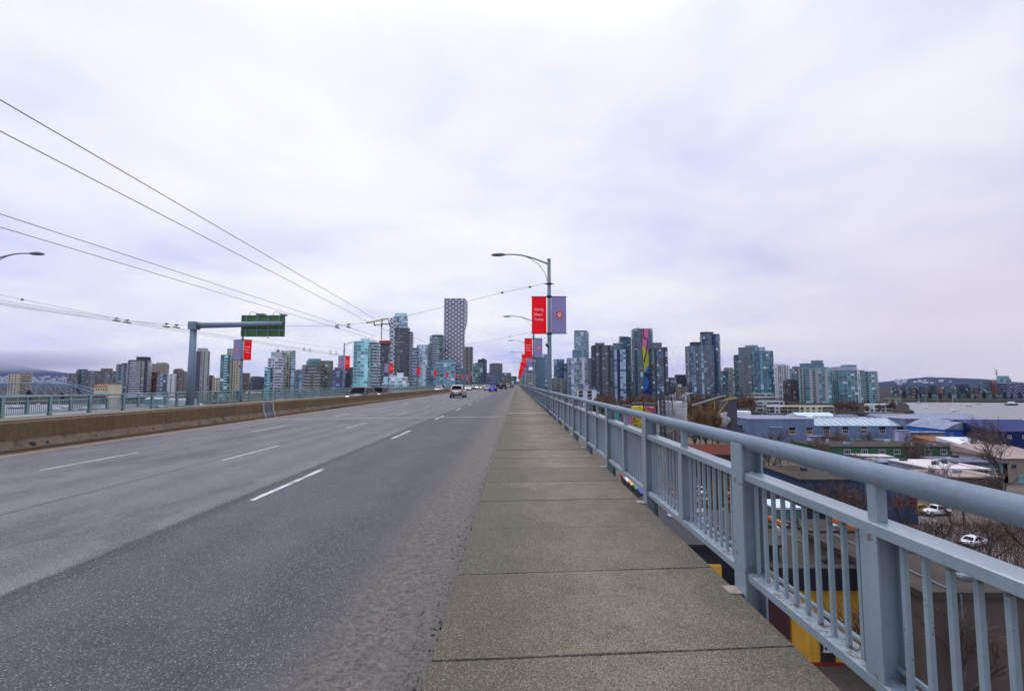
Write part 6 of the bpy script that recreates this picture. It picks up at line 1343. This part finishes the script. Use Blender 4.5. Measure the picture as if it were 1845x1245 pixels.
for i, (px, Y, h, p, lab) in enumerate(((1648, 128, 10.5, mid_p[0], 'wide bare tree in front of the long green building'), (1560, 122, 8, mid_p[1], 'bare tree left of the cream huts'), (1735, 140, 11.5, mid_p[1], 'bare tree before the rust brown roof'),
        (1790, 118, 13, mid_p[0], 'tall bare tree near the right edge before the navy warehouse'), (1822, 135, 16, mid_p[1], 'tallest bare tree at the right edge against the water'), (1768, 150, 12, pur_p[0], 'purple grey bare tree before the bright blue building'),
        (1800, 95, 9, near_p[0], 'bare tree over the tan annex roof at right'), (1470, 182, 6.5, pur_p[1], 'purple twiggy shrub tree against the lavender wall, left'), (1492, 180, 6, pur_p[0], 'purple twiggy shrub tree against the lavender wall, right'), (1400, 150, 7, mid_p[0], 'bare tree below the blue workshop, left'),
        (1370, 110, 9, near_p[1], 'bare tree just under the handrail, left of the slate workshop'), (1440, 84, 8, near_p[2], 'bare tree in front of the slate workshop, left'), (1505, 82, 8.5, near_p[0], 'bare tree in front of the slate workshop, right'), (1612, 80, 9, near_p[1], 'bare tree beside the post stub, behind the parked pickup'),
        (1560, 40, 8.0, near_p[2], 'bare tree in front of the ochre yellow building'), (1700, 36, 9, near_p[0], 'bare tree in front of the dark grey windowless building'), (1840, 60, 12, near_p[1], 'bare tree on the slope at the right edge'), (1760, 66, 8, near_p[2], 'low bare tree beside the lane at right'), (1330, 140, 8, mid_p[1], 'bare tree under the handrail below the blue workshop'),
        (1222, 170, 12, mid_p[0], 'bare tree in front of the concrete plant silos'), (1185, 160, 9, mid_p[1], 'bare tree left of the concrete plant silos'), (1240, 145, 6, near_p[0], 'small bare tree under the handrail below the plant'), (1675, 72, 7, near_p[1], 'low bare tree in front of the parked pickup'))):
    tree(p, X_at(px, Y), Y, h, lab)
for i, (px, Y, h) in enumerate(((1249, 183, 15.5), (1259, 186, 17), (1269, 182, 16.5), (1279, 188, 17.5), (1290, 185, 15))): tree(wil_p[i % 2], X_at(px, Y), Y, h, ORD[i]+' golden brown willow from the left, beside the conveyor', 'golden brown willows', 0.62, 'willow_tree')
rt = random.Random(77)
for i in range(64):   # more bare trees between the sheds
    px = rt.uniform(1250, 1850) if i % 2 else rt.uniform(1270, 1560); Y = rt.choice((rt.uniform(84, 87.5), rt.uniform(92, 104), rt.uniform(128, 148), rt.uniform(165, 183))); tree(rt.choice(mid_p+near_p+pur_p[:1]), X_at(px, Y), Y, rt.uniform(5.5, 9.5), 'slender bare tree standing between the island sheds', 'bare trees between the island sheds')
for i in range(46):   # belt of bare trees along the island's far shore
    px = 1066+i*6.1+random.uniform(-3, 3); Y = random.uniform(300, 385); h = random.uniform(12, 18.5); tree(random.choice(far_p), X_at(px, Y), Y, h, 'rust brown bare tree in the belt along the shore below the towers', 'belt of rust brown bare trees')
for i in range(30):
    px = random.choice((random.uniform(1398, 1442), random.uniform(1505, 1545), random.uniform(1556, 1606), random.uniform(1310, 1360))); Y = random.uniform(405, 470); tree(random.choice(far_p), X_at(px, Y), Y, random.uniform(6, 10), 'rust brown bare tree among the waterfront apartments at right', 'bare trees among the waterfront apartments')
# leafy evergreens far away
def ever(seed, mat):
    rr = random.Random(seed); m = MB(); tr = MB(); tr.tube([(0, 0, 0), (0, 0, 7)], [.25, .08], 6)
    for i in range(2600):
        z = rr.random()**.8*8.2+1.6; R_ = 2.6*(1-((z-3.6)/6.4)**2)**.5 if abs(z-3.6) < 6.3 else .2; a = rr.uniform(0, 6.28); q = R_*rr.random()**.4*(.75+.25*math.sin(3*a+z*1.7+seed)); s = rr.uniform(.14, .32)
        c = Vector((q*math.cos(a), q*math.sin(a), z)); u = Vector((rr.uniform(-1, 1), rr.uniform(-1, 1), rr.uniform(-1, 1))).normalized()*s; v = u.cross(Vector((rr.uniform(-1, 1), rr.uniform(-1, 1), rr.uniform(-1, 1)))).normalized()*s
        m.quad(c-u, c+v*.6, c+u, c-v*.6)
    return tr.mesh('trunk', M_BARK), m.mesh('crown', mat)
M_EVG = paint('evergreen_leaves', (0.022, 0.034, 0.020), 0.9, 0.5, 0.8); ev_p = [ever(s, M_EVG) for s in (1, 2)]
for i in range(22):
    px = 60+i*27+random.uniform(-9, 9); Y = random.uniform(650, 690); t = tree(random.choice(ev_p), X_at(px, Y), Y, random.uniform(9, 16), 'dark evergreen in the belt along the far left shore', 'dark evergreens along the far left shore', 1.1, 'evergreen_tree')
for i in range(14):
    px = 1630+i*16+random.uniform(-5, 5); Y = random.uniform(735, 780); tree(random.choice(ev_p), X_at(px, Y), Y, random.uniform(7, 12), 'dark evergreen on the far right shore behind the boats', 'dark evergreens on the far right shore', 1.2, 'evergreen_tree')
# ground cover between the buildings
M_SCRUB = paint('scrub', (0.085, 0.052, 0.030), 0.95, 0.5, 0.6); m = MB()
for i in range(17000):
    if i % 3: px = random.uniform(1600, 1860); Y = random.uniform(52, 88)
    else: px = random.uniform(1180, 1600); Y = random.uniform(95, 190)
    X = X_at(px, Y)+random.gauss(0, 1.5); h = random.uniform(.3, 2.1); a = random.uniform(0, 6.28); d = random.uniform(.2, .8)
    m.add([(X-.03, Y, GZ), (X+.03, Y, GZ), (X+d*math.cos(a), Y+d*math.sin(a), GZ+h)], [(0, 1, 2)])
tag(m.build('scrub', M_SCRUB), 'brown winter scrub on the slopes between the sheds', 'scrub', kind='stuff')

# ================================================================== PARKED CARS, LANE, BOATS, FAR BRIDGE
def gxy(px, py): p = at_z(px, py, GZ); return (p.x, p.y, GZ)
m = MB(); a, b, c_, d = [Vector(gxy(*q)) for q in ((1600, 912), (1860, 985), (1860, 1062), (1570, 950))]
m.quad(*[v+Vector((0, 0, .004)) for v in (d, c_, b, a)]); tag(m.build('lane', paint('lane_asphalt', (0.21, 0.20, 0.20), 0.9, 0.25, 0.3)), kind='structure')
car('pickup', (0.72, 0.72, 0.74), gxy(1686, 927), R(-80), 'white pickup truck parked below the handrail at right')
car('hatch', (0.03, 0.16, 0.18), gxy(1631, 920), R(-85), 'teal hatchback parked left of the white pickup')
car('van', (0.45, 0.26, 0.02), gxy(1655, 924), R(-60), 'yellow van parked between teal hatchback and white pickup')
car('sedan', (0.55, 0.55, 0.58), gxy(1757, 982), R(-70), 'silver car driving on the lane at the lower right')
PC = [((0.68, 0.68, 0.70), 'white'), ((0.03, 0.03, 0.035), 'black'), ((0.35, 0.02, 0.02), 'red'), ((0.30, 0.31, 0.33), 'grey'), ((0.02, 0.05, 0.28), 'blue'), ((0.60, 0.60, 0.58), 'pale'), ((0.40, 0.08, 0.02), 'orange'), ((0.66, 0.66, 0.66), 'white')]
for r in range(3):
    for i in range(7):
        c, nm = PC[(i*3+r*5) % 8]; X = 34+i*2.9; Y = 92+r*9.5
        car(('sedan', 'suv', 'hatch')[(i+r) % 3], c, (X, Y, GZ), 0 if r % 2 else math.pi, '%s car, %s from the left in the %s parked row below the railing' % (nm, ORD[i], ('nearest', 'middle', 'farthest')[r]), False, 'cars parked in rows below the railing')
def boat(label, px, py, L, c, mast=0, rz=0.3):
    p = at_z(px, py, WZ); t = thing('boat', label, 'boat', (p.x, p.y, WZ), rz); m = MB(); st = [(-.5, .75, .0), (-.2, 1, .0), (.15, .95, .05), (.38, .55, .15), (.5, .04, .3)]; w = L*.16
    for (u, k, rise) in st:
        for (x, z) in ((0, -.3), (w*k*.7, -.1), (w*k, .09*L+rise), (-w*k, .09*L+rise), (-w*k*.7, -.1)): m.v.append((u*L, x, z))
    for i in range(4):
        for j in range(5): q = i*5; m.f.append((q+j, q+(j+1) % 5, q+5+(j+1) % 5, q+5+j)); m.a.append(.5); m.m.append(0)
    m.f.append((0, 1, 2, 3, 4)); m.a.append(.5); m.m.append(0); m.build('hull', c, t)
    m = MB(); m.bevbox(-.28*L, .12*L, -w*.6, w*.6, .09*L, .2*L, .04*L); m.build('cabin', W['white'], t)
    if mast: m = MB(); m.tube([(.05*L, 0, .1*L), (.05*L, 0, mast)], .09, 5); m.tube([(.05*L, 0, .25*L), (-.4*L, 0, .27*L)], .08, 5); m.build('mast', W['white'], t)
BC = {k: paint('hull_'+k, c, 0.5, 0.15) for k, c in {'blue': (0.02, 0.05, 0.20), 'white': (0.62, 0.62, 0.64), 'coral': (0.48, 0.10, 0.08), 'dark': (0.03, 0.025, 0.03)}.items()}
for a in (('small blue sailing boat moored at the far left of the creek', 1656, 726, 8, BC['blue'], 10), ('white sailing boat moored left of centre on the creek', 1690, 729, 8, BC['white'], 10), ('white motor boat moored in mid creek', 1730, 729, 7, BC['white'], 0), ('coral red boat moored right of the white motor boat', 1747, 732, 8, BC['coral'], 6), ('dark small boat moored right of the coral boat', 1763, 728, 7, BC['dark'], 0), ('long dark barge at the right edge of the creek', 1824, 730, 20, BC['dark'], 0), ('pale sailing boat nearest the market halls', 1717, 741, 9, BC['white'], 13), ('small pale sailing boat left by the point', 1668, 735, 7, BC['white'], 11)): boat(*a)
for i in range(18):
    boat('white moored boat in the marina seen through the far railing', 30+i*33+random.uniform(-10, 10), random.uniform(728, 740), random.uniform(9, 15), BC['white'] if i % 4 else BC['blue'], random.choice((0, 12, 14)), random.uniform(-.4, .4))
for o in list(col.objects):
    if o.get('label', '').startswith('white moored boat in the marina'): o['group'] = 'boats moored behind the far railing'
for (x0, x1, yt, Y, wl, rf, lab) in ((262, 292, 719, 560, W['tealw'], R_PALE, 'teal boathouse seen through the far railing'), (300, 345, 721, 570, W['white'], R_WHITE, 'long white boathouse seen through the far railing'), (440, 470, 709, 600, W['olive'], R_TAN, 'olive hut with tan roof behind the far railing'), (130, 165, 717, 590, W['grey'], R_DARK, 'grey low shed on the left shore under the steel truss')):
    px_shed(lab, x0, x1, yt, Y, 14, wl, rf, kind='gx', rise=2, name='boathouse')

def truss_bridge():
    Y = 540.0; Xo = X_at(100, Y); M = paint('truss_paint', (0.20, 0.27, 0.34), 0.6, 0.2, 0.1)
    t = thing('truss_bridge', 'pale blue steel truss bridge at the far left behind the railing', 'bridge', (Xo, Y, WZ))
    def P(px, py, dy=0): q = at(px, py, Y); return Vector((q.x-Xo, dy, q.z-WZ))
    dz = P(100, 712).z
    m = MB(); x0, x1 = P(-120, 712).x, P(330, 712).x; m.box(x0, x1, -6, 6, dz-1.2, dz); m.build('deck', M, t)
    top = [(-100, 690), (-40, 690.5), (10, 691), (57, 690.5), (75, 690), (92, 690), (110, 691), (128, 693), (145, 696.5), (160, 701), (172, 706), (182, 711)]
    for dy in (-6, 6):
        pts = [P(x, y, dy) for x, y in top]; m = MB(); m.tube(pts, .55, 5); m.build('top_chord', M, t)
        for i, p in enumerate(pts[:-1]):
            m = MB(); m.tube([p, Vector((p.x, dy, dz))], .32, 4); m.build('vertical', M, t)
            q = pts[i+1]; m = MB(); m.tube([p if i % 2 else Vector((p.x, dy, dz)), Vector((q.x, dy, dz)) if i % 2 else q], .30, 4); m.build('diagonal', M, t)
    t2 = thing('bridge_pier', 'cream bridge gatehouse with orange tiled roof at the truss end', 'bridge pier', (X_at(192, 530), 530, WZ)); hx = t2.location.x
    def Z2(py): return Z_at(py, 530, 190)-WZ
    for (a, b, yt) in ((168, 193, 697), (193, 213, 692)):
        m = MB(); m.box(X_at(a, 530)-hx, X_at(b, 530)-hx, 0 if a > 180 else 1.5, 5, 0 if a > 180 else Z2(709), Z2(yt)); m.build('tower_wall', W['cream'], t2)
        m = MB(); m.box(X_at(a, 530)-hx-.6, X_at(b, 530)-hx+.6, -.6 if a > 180 else .9, 5.6, Z2(yt)+.01, Z2(yt)+1.0); m.build('cornice', W['tan'], t2)
    m = MB(); m.add([(X_at(168, 530)-hx, 1.5, Z2(697)+1), (X_at(193, 530)-hx, 1.5, Z2(697)+1), (X_at(190, 530)-hx, 3.5, Z2(692.5)), (X_at(172, 530)-hx, 3.5, Z2(692.5)), (X_at(168, 530)-hx, 5.4, Z2(697)+1), (X_at(193, 530)-hx, 5.4, Z2(697)+1)], [(0, 1, 2, 3), (3, 2, 5, 4), (0, 3, 4), (1, 5, 2)]); m.build('roof', paint('gatehouse_tile', (0.40, 0.15, 0.05), 0.9), t2)
    for i in range(5): u = 171+i*4.4; m = MB(); m.box(X_at(u, 530)-hx, X_at(u+1.8, 530)-hx, 1.42, 1.497, Z2(704), Z2(700)); m.build('window', M_PANE, t2)
truss_bridge()
# ================================================================== AIR
def haze(density):
    n = NT('haze_air'); n.N.remove(n.b); v = n.new('ShaderNodeVolumePrincipled'); v.inputs['Density'].default_value = density; v.inputs['Color'].default_value = (0.45, 0.57, 1.0, 1); v.inputs['Anisotropy'].default_value = 0.2
    n.L.new(v.outputs[0], n.N['Material Output'].inputs['Volume']); m = MB(); m.box(-9200, 9200, -600, 15200, -31, 640); o = m.build('haze', n.m); tag(o, 'thin pale winter haze over the whole view', 'haze', kind='stuff')
haze(0.000032)
def cloud_bank():
    n = NT('cloud_bank'); n.N.remove(n.b); v = n.new('ShaderNodeVolumePrincipled'); v.inputs['Color'].default_value = (0.84, 0.87, 1.0, 1)
    g = n.new('ShaderNodeNewGeometry'); sp = n.new('ShaderNodeSeparateXYZ'); n.L.new(g.outputs['Position'], sp.inputs[0])
    r1 = n.new('ShaderNodeMapRange'); r1.interpolation_type = 'SMOOTHSTEP'; r1.inputs[1].default_value = 110; r1.inputs[2].default_value = 270; r1.inputs[4].default_value = 0.0024; n.L.new(sp.outputs[2], r1.inputs[0])
    r2 = n.new('ShaderNodeMapRange'); r2.interpolation_type = 'SMOOTHSTEP'; r2.inputs[1].default_value = 430; r2.inputs[2].default_value = 220; n.L.new(sp.outputs[2], r2.inputs[0])
    r3 = n.new('ShaderNodeMapRange'); r3.interpolation_type = 'SMOOTHSTEP'; r3.inputs[1].default_value = -4000; r3.inputs[2].default_value = -5600; n.L.new(sp.outputs[0], r3.inputs[0])
    d = n.math('MULTIPLY', r1.outputs[0], n.math('MULTIPLY', r2.outputs[0], r3.outputs[0])); n.L.new(d, v.inputs['Density'])
    n.L.new(v.outputs[0], n.N['Material Output'].inputs['Volume']); m = MB(); m.box(-9100, -3500, 5200, 6250, 80, 630); o = m.build('cloud_bank', n.m); tag(o, 'low cloud hiding the top of the left mountain', 'cloud', kind='stuff')
cloud_bank()
